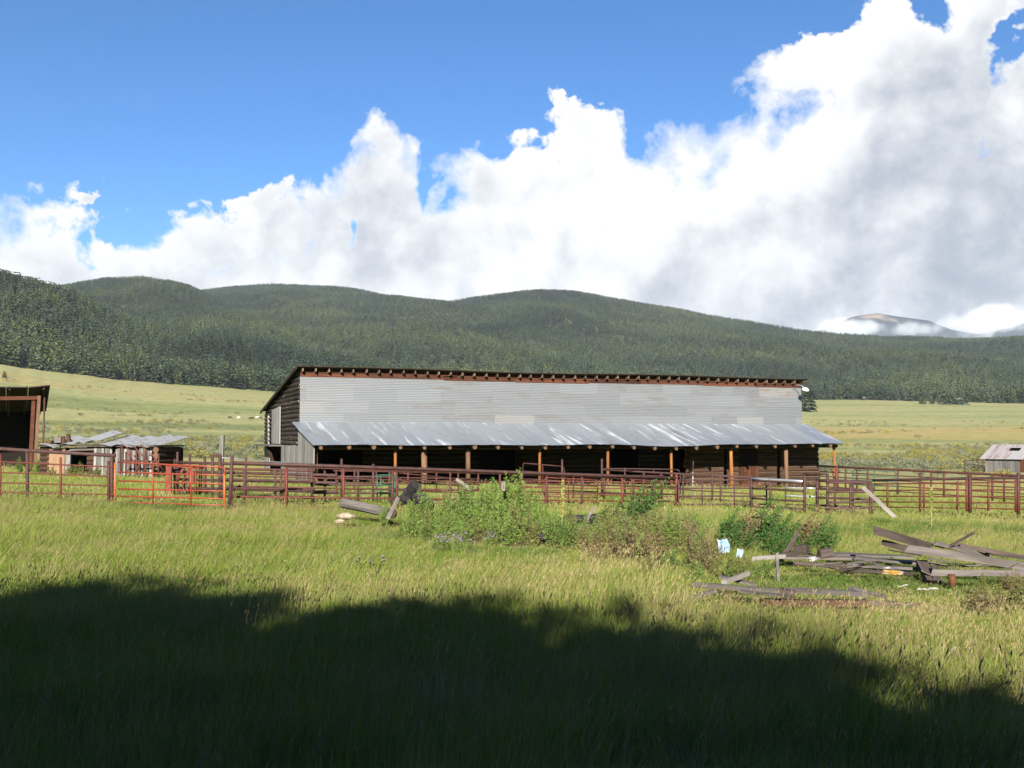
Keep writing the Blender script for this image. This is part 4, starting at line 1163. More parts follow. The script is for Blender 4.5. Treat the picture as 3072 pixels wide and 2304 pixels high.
def right_cabin():
    d = 120.0
    o = at(2955, 1412, d)
    o.z = tz(o.x, o.y)
    s = empty('small_cabin', o, R(-42), 'small grey board cabin with rusty tin roof at the right edge', 'cabin')
    k = d / FPX
    Z = lambda py: at(2955, py, d).z - o.z
    w = 3.7
    n = 14
    for i in range(n):
        a = w * i / n
        MB().box((a + .01, 0, -.3), (a + w / n - .01, .06, Z(1376))).build('wall_board', M_DARKG, s)
    D_ = 8.6
    for i in range(8):
        v = .02 + D_ * i / 8
        rise = min(v, D_ - v) * .34
        MB().box((w - .03, v, -.3), (w + .03, v + D_ / 8 - .02, Z(1376) + rise + .15)).build('gable_board', M_REDB, s)
    MB().box((.05, D_ - .1, -.3), (w, D_, Z(1376))).build('back_wall', M_GREYB, s)
    ze, zr = Z(1376) - .02, Z(1334)
    m = 8
    for i in range(m):
        u0, u1 = -.45 + (w + .9) * i / m, -.45 + (w + .9) * (i + 1) / m
        cut = (i in (4, 5))
        for side in (0, 1):
            ya, yb = (-.4, D_ / 2) if side == 0 else (D_ + .4, D_ / 2)
            u2a, u2b = u0 + .5, u1 + .5
            if cut and side == 0:                       # two short sheets leave a hole
                ym = lerp(ya, yb, .55); zm = lerp(ze, zr, .55)
                segs = [(ya, ym, ze, zm), (lerp(ya, yb, .78), yb, lerp(ze, zr, .78), zr)]
            else: segs = [(ya, yb, ze, zr)]
            for y0, y1, za, zb in segs:
                sk = lambda y: .0
                vs = [(u0, y0, za), (u1, y0, za), (u1, y1, zb), (u0, y1, zb)]
                vs += [(a, b, c + .03) for a, b, c in vs]
                MB().add(vs, [(0, 3, 2, 1), (4, 5, 6, 7), (0, 1, 5, 4), (1, 2, 6, 5), (2, 3, 7, 6), (3, 0, 4, 7)]).build('roof_sheet', M_RUSTROOF, s)
    q = Run('cabin_pen', 'small dark rail pen beside the grey cabin at the right edge', 'fence', (2893, 1378, 1407, 117), (2948, 1380, 1414, 115))
    for a in (0, .25, .5, .75, .98): q.rail(a, t0=.72, r=.045, m=M_DARKB)
    for a in (.1, .45): q.rail(a, t1=.7, r=.03, m=M_MAROON)
    for px in (2893, 2932, 2948): q.post(px, -.1, 1.1, .05, M_MAROON)
right_cabin()

# ---------------------------------------------------------------- trees at the foot of the hills (individuals)
def pine_proto(seed, w, rnd):
    mb, tk = conifer(seed, 1.0, w, 13, 20, 0.10, rnd, size=0.07)
    return mb.mesh('crown', M_CONI), tk.mesh('trunk', M_BARK)
PINES = [pine_proto(300 + i, w, r) for i, (w, r) in enumerate(((.27, .45), (.32, .6), (.24, .35), (.36, .75)))]
def pine(x, y, h, k, label, group=None, wide=1.0, cat='tree'):
    t = empty('pine_tree', (x, y, tz(x, y) - .2), random.uniform(0, 6.28), label, cat, group)
    cr, tk = PINES[k % 4]
    child('crown', cr, t, scl=(h * wide, h * wide, h)); child('trunk', tk, t, scl=(h, h, h))
    return t
def ordinal(n): return str(n) + ('th' if 10 <= n % 100 <= 20 else {1: 'st', 2: 'nd', 3: 'rd'}.get(n % 10, 'th'))
def edge_trees():
    for left, lo, hi, n in ((True, -40, 800, 60), (False, 2392, 3120, 48)):
        pxs = sorted(px + random.uniform(-6, 6) for px in np.linspace(lo, hi, n)); c = 0
        for i, px in enumerate(pxs):
            s = px_az(px); d = float(edge_d(np.array([s]))[0]) + random.uniform(-14, 8)
            if 0 <= px <= 3072: c += 1
            lb = '%s pine from the left edge along the forest foot left of the barn' if left else '%s pine from the barn end along the forest foot to its right'
            pine(s * d, d, random.uniform(13, 24) * (1 if left else .9), random.randrange(4), lb % ordinal(max(1, c)),
                 'pines along the left forest edge' if left else 'pines along the right forest edge', random.uniform(.95, 1.35))
edge_trees()
for px, py, d, h, w, lb in ((11, 1148, 700, 5.0, 1.5, 'tiny lone pine on the meadow at the far left edge'), (43, 1115, 900, 7.0, 1.3, 'small lone pine at the left forest edge, beside the tiny one'),
                            (2425, 1228, 860, 21, 1.5, 'big dark pine just right of the end of the barn wall'), (2764, 1210, 1180, 8, 1.4, 'small pine on the open meadow below the far cabins'),
                            (2776, 1211, 1170, 7, 1.2, 'smaller companion pine right of the small meadow pine'), (2797, 1210, 1180, 9, 1.5, 'round bushy pine, left of the pair below the far cabins'),
                            (2818, 1208, 1190, 10, 1.3, 'pine right of the round bushy one below the far cabins'), (2846, 1215, 1150, 16, 1.4, 'tallest pine of the group before the far cabins'),
                            (2864, 1214, 1160, 13, 1.3, 'second pine of the group before the far cabins'), (2888, 1214, 1150, 15, 1.5, 'right end pine of the group before the far cabins')):
    pine(px_az(px) * d, d, h, random.randrange(4), lb, None, w)
# buildings at the foot of the forest
def far_cabin(px, d, w, h, roofm, lb, rz):
    x = px_az(px) * d
    c = empty('far_cabin', (x, d, tz(x, d)), rz, lb, 'cabin')
    MB().box((-w / 2, -2, -1), (w / 2, 2.4, h)).build('wall', M_LOGX, c)
    mb = MB()
    for sd in (-1, 1):
        vs = [(-w / 2 - .4, .2, h + 2.0), (w / 2 + .4, .2, h + 2.0), (w / 2 + .4, .2 + sd * 2.9, h - .1), (-w / 2 - .4, .2 + sd * 2.9, h - .1)]
        mb.add(vs + [(a, b, z + .12) for a, b, z in vs], [(0, 1, 2, 3), (7, 6, 5, 4), (0, 4, 5, 1), (1, 5, 6, 2), (2, 6, 7, 3), (3, 7, 4, 0)])
    mb.build('roof', roofm, c)
    MB().box((-.5, -2.06, 0), (.5, -1.98, 1.9)).build('door', M_DARK, c)
    for k in (-1, 1): MB().box((k * w * .3 - .5, -2.06, 1.0), (k * w * .3 + .5, -1.98, 1.9)).build('window', M_DARK, c)
far_cabin(2877, 1290, 8, 2.4, M_RUSTROOF, 'far brown cabin with reddish roof among trees at the forest edge', R(15))
far_cabin(2905, 1300, 7, 2.4, M_REDB, 'second far cabin right of the reddish roofed one', R(-10))
far_cabin(2592, 1330, 3, 2.2, M_GREYX, 'tiny far shed with pale roof at the forest edge right of the barn', R(0))
# power pole on the meadow
def power_pole():
    o = at(2847, 1245, 760); o.z = tz(o.x, o.y)
    p = empty('power_pole', o, 0, 'thin power pole standing on the meadow at right', 'pole')
    MB().tube([(0, 0, -.5), (0, 0, 8.2)], [.16, .11], 7).build('shaft', M_GREYB, p, True)
    MB().box((-.9, -.06, 7.4), (.9, .06, 7.55)).build('crossarm', M_GREYB, p)
    for x in (-.8, 0, .8): MB().tube([(x, 0, 7.55), (x, 0, 7.8)], .06, 6).build('insulator', M_DARK, p)
power_pole()
# cattle far off on the meadow
def cow_mesh():
    mb = MB()
    mb.tube([(-.95, 0, .95), (-.8, 0, 1.05), (-.3, 0, 1.02), (.3, 0, 1.0), (.75, 0, 1.08), (.95, 0, 1.0)], [.12, .30, .36, .38, .33, .2], 10)
    mb.tube([(.8, 0, 1.1), (1.15, 0, .95), (1.38, 0, .62), (1.45, 0, .4)], [.24, .17, .13, .08], 8)
    for x, y in ((-.7, .18), (-.7, -.18), (.65, .17), (.65, -.17)):
        mb.tube([(x, y, .9), (x - .03 * (x < 0), y, .5), (x + .05 * (x < 0), y, .28), (x, y, 0)], [.15, .085, .06, .065], 6)
    mb.tube([(-.97, 0, 1.05), (-1.08, 0, .8), (-1.1, 0, .4)], [.035, .03, .05], 5)
    for y in (-1, 1): mb.tube([(1.05, y * .12, 1.0), (1.08, y * .28, 1.0)], [.06, .02], 5)
    return mb
M_COWB = mat('black_hide', lambda T: (.015, .012, .011), .8, .2); M_COWR = mat('brown_hide', lambda T: (.09, .035, .018), .8, .2); M_COWW = mat('white_hide', lambda T: (.62, .58, .52), .8, .2)
for i, (px, py, mt, rz, lb) in enumerate(((689, 1257, M_COWB, .2, 'leftmost black cow grazing far off on the meadow'), (716, 1257, M_COWW, 2.9, 'white cow standing between dark ones far off on the meadow'),
                                          (751, 1259, M_COWB, .5, 'black cow left in the close pair far off on the meadow'), (757, 1259, M_COWR, -.3, 'brown cow right in the close pair far off on the meadow'),
                                          (773, 1256, M_COWW, 3.3, 'pale cow right of the pair, nearest the barn gable'), (781, 1257, M_COWR, .1, 'brown cow furthest right, beside the barn gable'))):
    # walk along the pixel's ray until it meets the meadow
    d = 200.0
    while d < 900 and at(px, py, d).z > tz(at(px, py, d).x, d): d += 4
    x = at(px, py, d).x
    c = empty('cow', (x, d, tz(x, d)), rz, lb, 'cow', 'cattle on the meadow')
    o = cow_mesh().build('body', mt, c, True); o.scale = (.8, .8, .8)

# ---------------------------------------------------------------- sagebrush on the flat
def bush_mesh(seed, n, size, flat=.75, mi=None):
    rg = random.Random(seed); mb = MB()
    for c in range(7):
        a = rg.uniform(0, 6.28); r = rg.uniform(.1, .55)
        blob_leafs(mb, (math.cos(a) * r, math.sin(a) * r, .25 + rg.uniform(0, .35)), rg.uniform(.25, .42), n // 7, size, 0, flat, rg)
    return mb
M_SAGE = foliage_mat('sagebrush', [(.15, .165, .10), (.20, .21, .135), (.13, .15, .085), (.17, .18, .12)], 3, .15, .4)
M_RABBIT = foliage_mat('rabbitbrush', [(.24, .20, .03), (.30, .25, .045), (.17, .17, .05), (.22, .19, .06)], 3, .15, .4)
SAGE = [bush_mesh(500 + i, 120, .075).mesh('sage', M_SAGE) for i in range(3)] + [bush_mesh(510 + i, 120, .07).mesh('rabbit', M_RABBIT) for i in range(2)]
def sage_points(n):
    s = RNG.uniform(-.66, .66, n); d = np.exp(RNG.uniform(np.log(66), np.log(720), n))
    x, y = s * d, d
    right = sst(s, .1, .3)
    dens = fbm(x / 28.0, y / 45.0, 3, 61)
    keep = dens - .13 * sst(d, 330, 480) > np.where(right > .5, .50 + .12 * (d < 110), .52 + .3 * (d < 100))
    # clear the barn
    keep &= ~((s > -.27) & (s < .30) & (d < 82))
    x, y = x[keep], y[keep]; d = d[keep]; right = right[keep]
    yellow = RNG.uniform(0, 1, len(x)) < (np.where(right > .5, .5 * sst(d, 150, 200) + .08, .34))
    return x, y, d, yellow
bx_, by_, bd_, yl = sage_points(24000)
nb = len(bx_)
sz = RNG.uniform(.55, 1.5, nb) * (1 + .25 * (bd_ > 150) + .3 * (bd_ > 420))
scatter('sagebrush', SAGE, np.stack([bx_, by_, terrain(bx_, by_) - .05], 1), np.stack([np.zeros(nb), np.zeros(nb), RNG.uniform(0, 6.28, nb)], 1), np.stack([sz, sz, sz * RNG.uniform(.7, 1.0, nb)], 1),
        np.where(yl, 3 + RNG.integers(0, 2, nb), RNG.integers(0, 3, nb)), label='sagebrush and yellow rabbitbrush dotted over the meadow flat', cat='brush')
M_STEM = mat('woody_stem', lambda T: (.10, .075, .045), .9, .1)
def shrub(px, d, r, h, yellow, label):
    p = on_ground(px, d)
    b = empty('sage_shrub', p, random.uniform(0, 6), label, 'shrub')
    me = bush_mesh(random.randrange(9999), 420, .05, .8).mesh('foliage', M_RABBIT if yellow else M_SAGE)
    child('foliage', me, b, scl=(r, r, h))
    MB().tube([(0, 0, -.1), (.03, 0, .25 * h)], [.05, .02], 5).build('stem', M_STEM, b)
for a in ((2753, 98, 1.3, 1.15, 0, 'dark rounded sage shrub on the flat between barn and cabin'), (2812, 100, 1.15, 1.0, 0, 'rounded sage shrub right of the dark one on the flat'),
          (2568, 108, 1.5, 1.1, 0, 'broad grey sage shrub just right of the lean-to end'), (2470 + 10, 112, 1.1, 1.0, 0, 'grey sage shrub seen beside the last lean-to post'),
          (3012, 96, 1.9, 1.15, 1, 'yellow rabbitbrush right in front of the grey cabin wall'), (2905, 98, 2.1, 1.1, 1, 'wide yellow-green bush left of the grey cabin'),
          (2700, 118, 1.2, .9, 0, 'low grey sage behind the dark rounded one'), (2660, 112, 1.0, .8, 1, 'small yellow bush on the flat right of the barn'),
          (2940, 160, 3.0, 1.9, 1, 'big green-yellow thicket behind the cabin pen'), (2635, 130, 1.2, 1.0, 0, 'sage clump midway on the right flat')):
    shrub(*a)

# ---------------------------------------------------------------- grass
def blade(mb, base, h, w, lean, curl, rg, mi=0, seg=3):
    """one tapering, bending blade"""
    a = rg.uniform(0, 6.283)
    sd = Vector((math.cos(a), math.sin(a), 0)) * w / 2
    vs = []; p = Vector(base)
    for i in range(seg + 1):
        t = i / seg
        q = p + Vector((lean[0] * t + curl[0] * t * t, lean[1] * t + curl[1] * t * t, h * t * (1 - .12 * t)))
        k = 1 - .92 * t ** 1.4
        if i < seg: vs += [q - sd * k, q + sd * k]
        else: vs += [q]
    fs = [(2 * i, 2 * i + 1, 2 * i + 3, 2 * i + 2) for i in range(seg - 1)] + [(2 * seg - 2, 2 * seg - 1, 2 * seg)]
    mb.add(vs, fs, mi)
    return Vector(vs[-1])
def seedhead(mb, tip, d, l, w, mi):
    d = Vector(d).normalized(); s = d.cross(Vector((.3, 1, .2))).normalized() * w
    t2 = d.cross(s).normalized() * w
    c = Vector(tip)
    mb.add([c - d * l * .2, c + s + d * l * .35, c + d * l, c - s + d * l * .35, c + t2 + d * l * .4, c - t2 + d * l * .4],
           [(0, 1, 2), (0, 2, 3), (0, 4, 2), (0, 2, 5)], mi)
def tuft(seed, n, R_, h, w, wind=.10, seeds=0, sh=.08, hs=None):
    rg = random.Random(seed); mb = MB()
    for _ in range(n):
        a, r = rg.uniform(0, 6.283), R_ * math.sqrt(rg.random())
        hh = h * rg.uniform(.45, 1.0) * (1 - .25 * r / R_)
        out = rg.uniform(.1, .5) * hh
        cx, cy = math.cos(a) * out + rg.gauss(0, .08) * hh, math.sin(a) * out + rg.gauss(0, .08) * hh
        blade(mb, (math.cos(a) * r, math.sin(a) * r, -.02), hh, w * rg.uniform(.7, 1.3), (cx * .3, cy * .3), (cx * .6 + wind * hh * 2.2, cy * .6), rg)
    for _ in range(seeds):
        a, r = rg.uniform(0, 6.283), R_ * math.sqrt(rg.random())
        hh = (hs or h * 1.25) * rg.uniform(.75, 1.1)
        ln = (rg.gauss(0, .10) * hh, rg.gauss(0, .10) * hh); cu = (wind * hh * 2.6 + rg.gauss(0, .05) * hh, rg.gauss(0, .05) * hh)
        tip = blade(mb, (math.cos(a) * r, math.sin(a) * r, 0), hh, w * .55, ln, cu, rg, 1)
        seedhead(mb, tip, (ln[0] + 2 * cu[0], ln[1] + 2 * cu[1], hh * .8), sh * rg.uniform(.7, 1.3), sh * .10, 1)
    return mb
G1 = foliage_mat('grass_green', [(.16, .235, .034), (.205, .275, .042), (.135, .21, .034), (.25, .295, .05)], 2.0, .38, .30, alb=.80)
G2 = foliage_mat('grass_yellow', [(.235, .30, .048), (.27, .325, .06), (.21, .28, .044), (.31, .345, .075)], 2.0, .38, .30, alb=.80)
G3 = foliage_mat('grass_dry', [(.34, .275, .135), (.38, .315, .175), (.28, .225, .10), (.42, .36, .21)], 2.0, .25, .25)
G4 = foliage_mat('grass_lush', [(.10, .17, .032), (.125, .20, .04)], 2.0, .30, .3)
G5 = foliage_mat('grass_seed', [(.36, .29, .14), (.30, .235, .11), (.42, .35, .19)], 2.0, .2, .2)
G6 = foliage_mat('grass_white', [(.46, .42, .32), (.38, .35, .26)], 2.0, .2, .2)
def kinds(wmul, nmul, tall):
    K = []
    for i in range(2): K.append(tuft(10 + i, int(46 * nmul), .30, .46 * tall, .009 * wmul, .05, int(1 * nmul), .05).mesh('tuft', [G1, G5]))
    for i in range(2): K.append(tuft(20 + i, int(44 * nmul), .30, .44 * tall, .008 * wmul, .06, int(2 * nmul), .045).mesh('tuft', [G2, G5]))
    for i in range(2): K.append(tuft(30 + i, int(38 * nmul), .30, .44 * tall, .007 * wmul, .07, int(5 * nmul), .05).mesh('tuft', [G3, G5]))
    for i in range(2): K.append(tuft(40 + i, int(56 * nmul), .24, .52 * tall, .011 * wmul, .05, 0).mesh('tuft', [G4, G5]))
    return K
NEARK = kinds(.85, 1.1, 1.25); MIDK = kinds(1.15, 1.25, 1.1)
def near_density(n, d0, d1, marg=1.6):
    d = np.sqrt(RNG.uniform(d0 ** 2, d1 ** 2, n)); s = RNG.uniform(-.64, .64, n)
    x = s * d + RNG.uniform(-marg, marg, n) * (d < 20); return x, d
def choose(x, y):
    """which grass grows where: patches, as in the photograph"""
    n = len(x)
    f1 = fbm(x / 3.2, y / 2.0, 3, 71); f2 = fbm(x / 6.0 + 9, y / 3.0, 3, 72); r = RNG.uniform(0, 1, n)
    px = x / y * FPX + CXP
    dryness = sst(f1, .42, .60) * .85 + .25 * sst(px, 1000, 1800) + .12 * sst(px, 2300, 2900)
    kind = np.where(r < .36 + .56 * (1 - dryness), 0, np.where(r < .955, 1, 2))
    kind = np.where((kind == 1) & (r > .92 - .20 * dryness), 2, kind)
    lush = (f2 > .63) & (RNG.uniform(0, 1, n) < .75)
    kind = np.where(lush, 3, kind)
    return kind * 2 + RNG.integers(0, 2, n)
def grass_layer(name, n, d0, d1, protos, hmul, label, clear=None, lo=.7, hi=1.25):
    x, y = near_density(n, d0, d1)
    if clear is not None:
        k = clear(x, y); x, y = x[k], y[k]
    n = len(x)
    idx = choose(x, y)
    px = x / y * FPX + CXP
    idx = np.where((px > 2230) & (px < 2960) & (y > 16.8) & (y < 19.5) & (RNG.uniform(0, 1, n) < .55), 6, idx)
    sc = RNG.uniform(lo, hi, n) * (.75 + .5 * fbm(x / 1.6, y / 1.6, 2, 81))
    sz = sc * hmul(x, y)
    scatter(name, protos, np.stack([x, y, terrain(x, y) - .02], 1), np.stack([RNG.uniform(-.14, .14, n), RNG.uniform(-.08, .18, n), RNG.uniform(-1.6, 1.6, n)], 1),
            np.stack([sc, sc, sz], 1), idx, label=label, cat='grass')
def near_h(x, y):
    px = x / y * FPX + CXP
    pile = sst(px, 1950, 2080) * sst(y, 13.0, 14.2) * (1 - sst(y, 22, 24))
    clump = sst(px, 1000, 1150) * (1 - sst(px, 1650, 1900)) * sst(y, 20, 23)
    patch = .45 + 1.1 * fbm(x / 2.2, y / 2.2, 3, 83)
    return (.85 - .20 * sst(y, 13, 20)) * (1 - .60 * pile) * (1 - .30 * clump) * patch
grass_layer('tall_grass', 5600, 4.5, 15.0, NEARK, near_h, 'tall uncut grass in the dark shade of the foreground', lo=.8, hi=1.3)
grass_layer('meadow_grass', 15800, 14.6, 35.5, MIDK, near_h, 'tall green and straw coloured grass in sun before the corral')
def in_yard(x, y):
    # clear of the barn's floor
    rx, ry = x - BO.x, y - BO.y
    uu, vv = rx * BU.x + ry * BU.y, rx * BV.x + ry * BV.y
    return ~((uu > -.1) & (uu < BL + .1) & (vv > -4.3) & (vv < BD + .2))
SHORT = []
for i in range(3): SHORT.append(tuft(60 + i, 60, .55, .26, .020, .05).mesh('tuft', [G1, G5]))
for i in range(3): SHORT.append(tuft(65 + i, 56, .55, .26, .020, .05, 4, .08).mesh('tuft', [G2, G5]))
SHORT += [tuft(70, 50, .55, .30, .018, .05, 6, .1).mesh('tuft', [G3, G5]), tuft(71, 60, .5, .3, .02, .05).mesh('tuft', [G4, G5])]
xs_, ys_ = near_density(15500, 34.5, 84.0)
k = in_yard(xs_, ys_); xs_, ys_ = xs_[k], ys_[k]
ns = len(xs_)
pv = fbm(xs_ / 7.0, ys_ / 7.0, 3, 91); rr = RNG.uniform(0, 1, ns)
far_k = sst(ys_, 52, 72)
sidx = np.where(rr < .58 * (1 - .75 * far_k) * (1.5 - pv), RNG.integers(0, 3, ns), np.where(rr < .86 - .1 * far_k, 3 + RNG.integers(0, 3, ns), np.where(RNG.uniform(0, 1, ns) < .8, 6, 7)))
ss = RNG.uniform(.8, 1.4, ns)
scatter('pasture_grass', SHORT, np.stack([xs_, ys_, terrain(xs_, ys_) - .02], 1), np.stack([ss * 0, ss * 0, RNG.uniform(0, 6.28, ns)], 1), np.stack([ss, ss, ss * RNG.uniform(.5, 1.0, ns)], 1), sidx,
        label='short bright green grass in the pens and around the barn', cat='grass')

# ---------------------------------------------------------------- trees behind the camera: they throw the foreground's shade
M_LEAF = foliage_mat('cottonwood_leaves', [(.05, .085, .02), (.07, .11, .026)], 1.2, .15, .35)
def shade_tree(x, y, H, W_, seed):
    rg = random.Random(seed)
    t = empty('cottonwood_tree', (x, y, tz(x, y) - .1), 0, 'unseen leafy cottonwood of the shade-casting row behind the camera', 'tree', 'cottonwoods behind the camera')
    MB().tube([(0, 0, 0), (.1, 0, H * .3), (0, .1, H * .75)], [.26, .2, .05], 8).build('trunk', M_BARK, t, True)
    mb = MB(); core = MB()
    for i in range(34):
        z = rg.uniform(.08, 1.0)
        pr = W_ * math.sqrt(max(.02, 1 - (2 * z - 1) ** 2 * .92)) if z > .5 else W_ * (.75 + .25 * z * 2)
        a = rg.uniform(0, 6.28); r = pr * rg.uniform(.2, .8)
        c = (math.cos(a) * r, math.sin(a) * r, z * H * .96)
        blob_leafs(mb, c, rg.uniform(.7, 1.15), 130, .17, 0, .9, rg)
    n, m = 10, 9; vs = []
    for i in range(m + 1):
        z = i / m
        pr = (W_ * math.sqrt(max(.0, 1 - (2 * z - 1) ** 2 * .97)) if z > .5 else W_ * (.72 + .28 * z * 2)) * .80
        vs += [(math.cos(6.283 * k / n) * pr * rg.uniform(.85, 1.1), math.sin(6.283 * k / n) * pr * rg.uniform(.85, 1.1), .3 + z * (H - .9)) for k in range(n)]
    core.add(vs, [(i * n + k, i * n + (k + 1) % n, (i + 1) * n + (k + 1) % n, (i + 1) * n + k) for i in range(m) for k in range(n)])
    mb.build('crown', M_LEAF, t); core.build('inner_foliage', M_LEAF, t)
for i, (x, h) in enumerate(((-44, 10.5), (-40, 11), (-36, 10), (-32, 11.2), (-28.5, 10.4), (-25, 10.8), (-22, 10.2), (15.5, 6.6), (19, 7.4), (23, 8.2), (27, 9), (31, 9.6), (35, 10), (40, 10.5), (-19, 10.3), (-16.6, 10.5), (-14.2, 10.3), (-12.0, 10.4), (-10.0, 10.6), (-8.1, 11.6), (-6.4, 11.7), (-4.8, 10.9), (-3.2, 10.9), (-1.6, 10.4), (0.0, 10.3), (1.4, 9.3), (2.8, 8.1), (4.2, 7.0), (5.8, 6.4), (7.6, 6.0), (9.8, 5.9), (12.4, 6.0))):  # outer trees at both ends added unseen to block skylight and deepen the shade
    shade_tree(x, -9.5 + .5 * math.sin(i * 2.3), h, 2.1, 900 + i)

# ---------------------------------------------------------------- timber and litter in the grass
def plank(name, label, a, b, w, h, m, cat='plank', roll=0.0, taper=None, group=None):
    """squared timber between two photographed points (px, py, distance)"""
    p, q = at(*a), at(*b)
    o = (p + q) / 2
    d = q - p; L = d.length
    e = bpy.data.objects.new(name, None)
    mb = MB(); n = 8; bend = random.uniform(-.012, .012) * L; tw = random.uniform(-.10, .10); bendy = random.uniform(-.012, .012) * L
    # uneven edges and split ends
    vs = []
    for i in range(n + 1):
        t = i / n; x = -L / 2 + L * t
        k = 1.0 if taper is None else lerp(1.0, taper, t)
        for sy, sz in ((-1, -1), (1, -1), (1, 1), (-1, 1)):
            yy, zz = sy * w / 2 * k + random.uniform(-.005, .005), sz * h / 2 * k + random.uniform(-.005, .005)
            ang = tw * (t - .5)
            vs.append((x + (random.uniform(-.05, .05) if i in (0, n) else 0), yy * math.cos(ang) - zz * math.sin(ang) + bendy * math.sin(math.pi * t), yy * math.sin(ang) + zz * math.cos(ang) + bend * math.sin(math.pi * t)))
    fs = [(3, 2, 1, 0), (4 * n, 4 * n + 1, 4 * n + 2, 4 * n + 3)]
    for i in range(n):
        for k in range(4):
            a0, b0 = i * 4 + k, i * 4 + (k + 1) % 4
            fs.append((a0, b0, b0 + 4, a0 + 4))
    mb.add(vs, fs)
    mb.v = [(x, y * .85, z * .85) for x, y, z in mb.v]
    ob = mb.build(name, m)
    ob.location = o
    rz = math.atan2(d.y, d.x); ry = -math.asin(max(-1, min(1, d.z / L)))
    ob.rotation_euler = Euler((roll, ry, rz), 'XYZ')
    # a timber may not sink away: nothing else to do, its ends come from the photograph
    tag(ob, label, cat, group)
    bpy.data.objects.remove(e)
    return ob
def debris():
    D0 = 20.0
    P = plank
    P('timber', 'big dark beam end sticking up highest at the left of the right-hand timber pile', (2621, 1590, 20.2), (2790, 1640, 19.6), .07, .17, M_DARKB, 'beam')
    P('timber', 'shorter dark beam just under the highest beam end of the right pile', (2650, 1627, 20.3), (2762, 1660, 19.7), .08, .12, M_DARKB, 'beam')
    P('plank', 'long pale grey plank with knot holes lying across the front of the right pile', (2716, 1645, 19.0), (3260, 1732, 18.0), .06, .155, M_GREYX)
    P('plank', 'grey board sloping behind the long knotted plank', (2727, 1617, 20.6), (2830, 1642, 20.4), .15, .05, M_GREYX)
    P('timber', 'squared beam with dark sawn end pointing left on top of the right pile', (2809, 1630, 20.2), (2960, 1668, 21.4), .12, .10, M_GREYX, 'beam')
    P('pole', 'short stick jutting up to the right from the right pile', (2852, 1637, 20.4), (2920, 1600, 20.2), .05, .055, M_DARKB, 'pole')
    P('timber', 'long dark beam running right behind the knotted plank', (2868, 1634, 21.0), (3200, 1700, 21.5), .10, .10, M_DARKB, 'beam')
    P('plank', 'low grey plank nearly level at the bottom right of the pile', (2794, 1717, 18.0), (3200, 1718, 17.6), .05, .12, M_GREYX)
    P('plank', 'thin black lath under the dark beam ends of the right pile', (2667, 1650, 19.8), (2760, 1666, 19.5), .04, .03, M_DARKB)
    P('plank', 'dark splintered board lying along the right edge behind the knotted plank', (2960, 1660, 21.2), (3180, 1690, 21.2), .16, .05, M_DARKB)
    P('board', 'wide flat grey board lying in the middle of the right pile', (2560, 1672, 20.8), (2790, 1690, 20.4), .42, .05, M_GREYX, 'board')
    P('board', 'curved grey board left of the wide flat one', (2338, 1672, 21.0), (2590, 1676, 21.2), .36, .05, M_GREYX, 'board')
    P('board', 'grey board behind the curved one, farthest back in the pile', (2500, 1662, 22.0), (2740, 1672, 22.0), .40, .05, M_GREYX, 'board')
    P('plank', 'pale bleached plank end at the left of the right pile, beside the weeds', (2252, 1676, 20.4), (2356, 1669, 20.6), .10, .09, M_PALE)
    P('plank', 'brown plank edge under the curved grey board', (2384, 1688, 20.2), (2640, 1702, 19.8), .06, .07, M_DARKB)
    P('plank', 'long brown plank low in the middle of the pile', (2540, 1694, 20.0), (2762, 1706, 19.4), .10, .06, M_GREYX)
    P('plank', 'lowest dark plank in the middle of the pile above the grass', (2520, 1708, 19.4), (2740, 1722, 19.0), .08, .06, M_DARKB)
    P('timber', 'stubby dark block under the long knotted plank', (2766, 1690, 19.2), (2800, 1752, 18.6), .22, .12, M_DARKB, 'beam')
    P('timber', 'upright dark stub between grass and the low grey plank', (2806, 1700, 18.8), (2812, 1756, 18.6), .14, .12, M_DARKB, 'beam')
    P('board', 'dark pointed board standing upright out of the weeds left of the pile', (2358, 1662, 21.6), (2404, 1580, 21.6), .03, .17, M_DARKB, 'board', taper=.12)
    P('block', 'dark blocky timber lump right of the pointed upright board', (2384, 1650, 21.3), (2424, 1647, 21.2), .20, .20, M_DARKB, 'block')
    P('block', 'second dark timber lump on the curved board', (2455, 1662, 21.0), (2496, 1656, 21.0), .2, .17, M_DARKB, 'block')
    P('post', 'short grey upright stub before the left end of the right pile', (2335, 1742, 18.6), (2331, 1664, 18.6), .04, .06, M_DARKG, 'post')
    P('timber', 'dark beam lying behind the upright stub at the left end of the pile', (2340, 1664, 21.0), (2424, 1656, 21.3), .1, .08, M_DARKB, 'beam')
    rgl = random.Random(77)
    for i in range(16):                                   # splintered laths strewn over the pile
        px = rgl.uniform(2420, 3060); py = 1668 + (px - 2420) * .045 + rgl.uniform(-12, 40); d = 20.6 - (py - 1660) * .035 + rgl.uniform(-.3, .3)
        l = rgl.uniform(25, 110); a = rgl.choice([rgl.uniform(-.15, .25), rgl.uniform(-.6, .6)])
        P('splintered_lath', 'thin splintered lath strewn over the right timber pile', (px, py, d), (px + l * math.cos(a), py + l * math.sin(a), d + rgl.uniform(-.4, .4)), rgl.uniform(.02, .09), rgl.uniform(.015, .03), rgl.choice([M_GREYX, M_GREYX, M_DARKB]), 'lath', roll=rgl.uniform(-.5, .5), taper=rgl.uniform(.3, .9), group='laths on the right pile')
    # nearer pile
    P('plank', 'long weathered grey plank, longest of the near left pile', (2071, 1753, 15.7), (2380, 1776, 15.4), .05, .085, M_GREYX)
    P('plank', 'grey plank continuing right from the longest near one', (2362, 1770, 15.6), (2600, 1785, 15.4), .10, .085, M_GREYX)
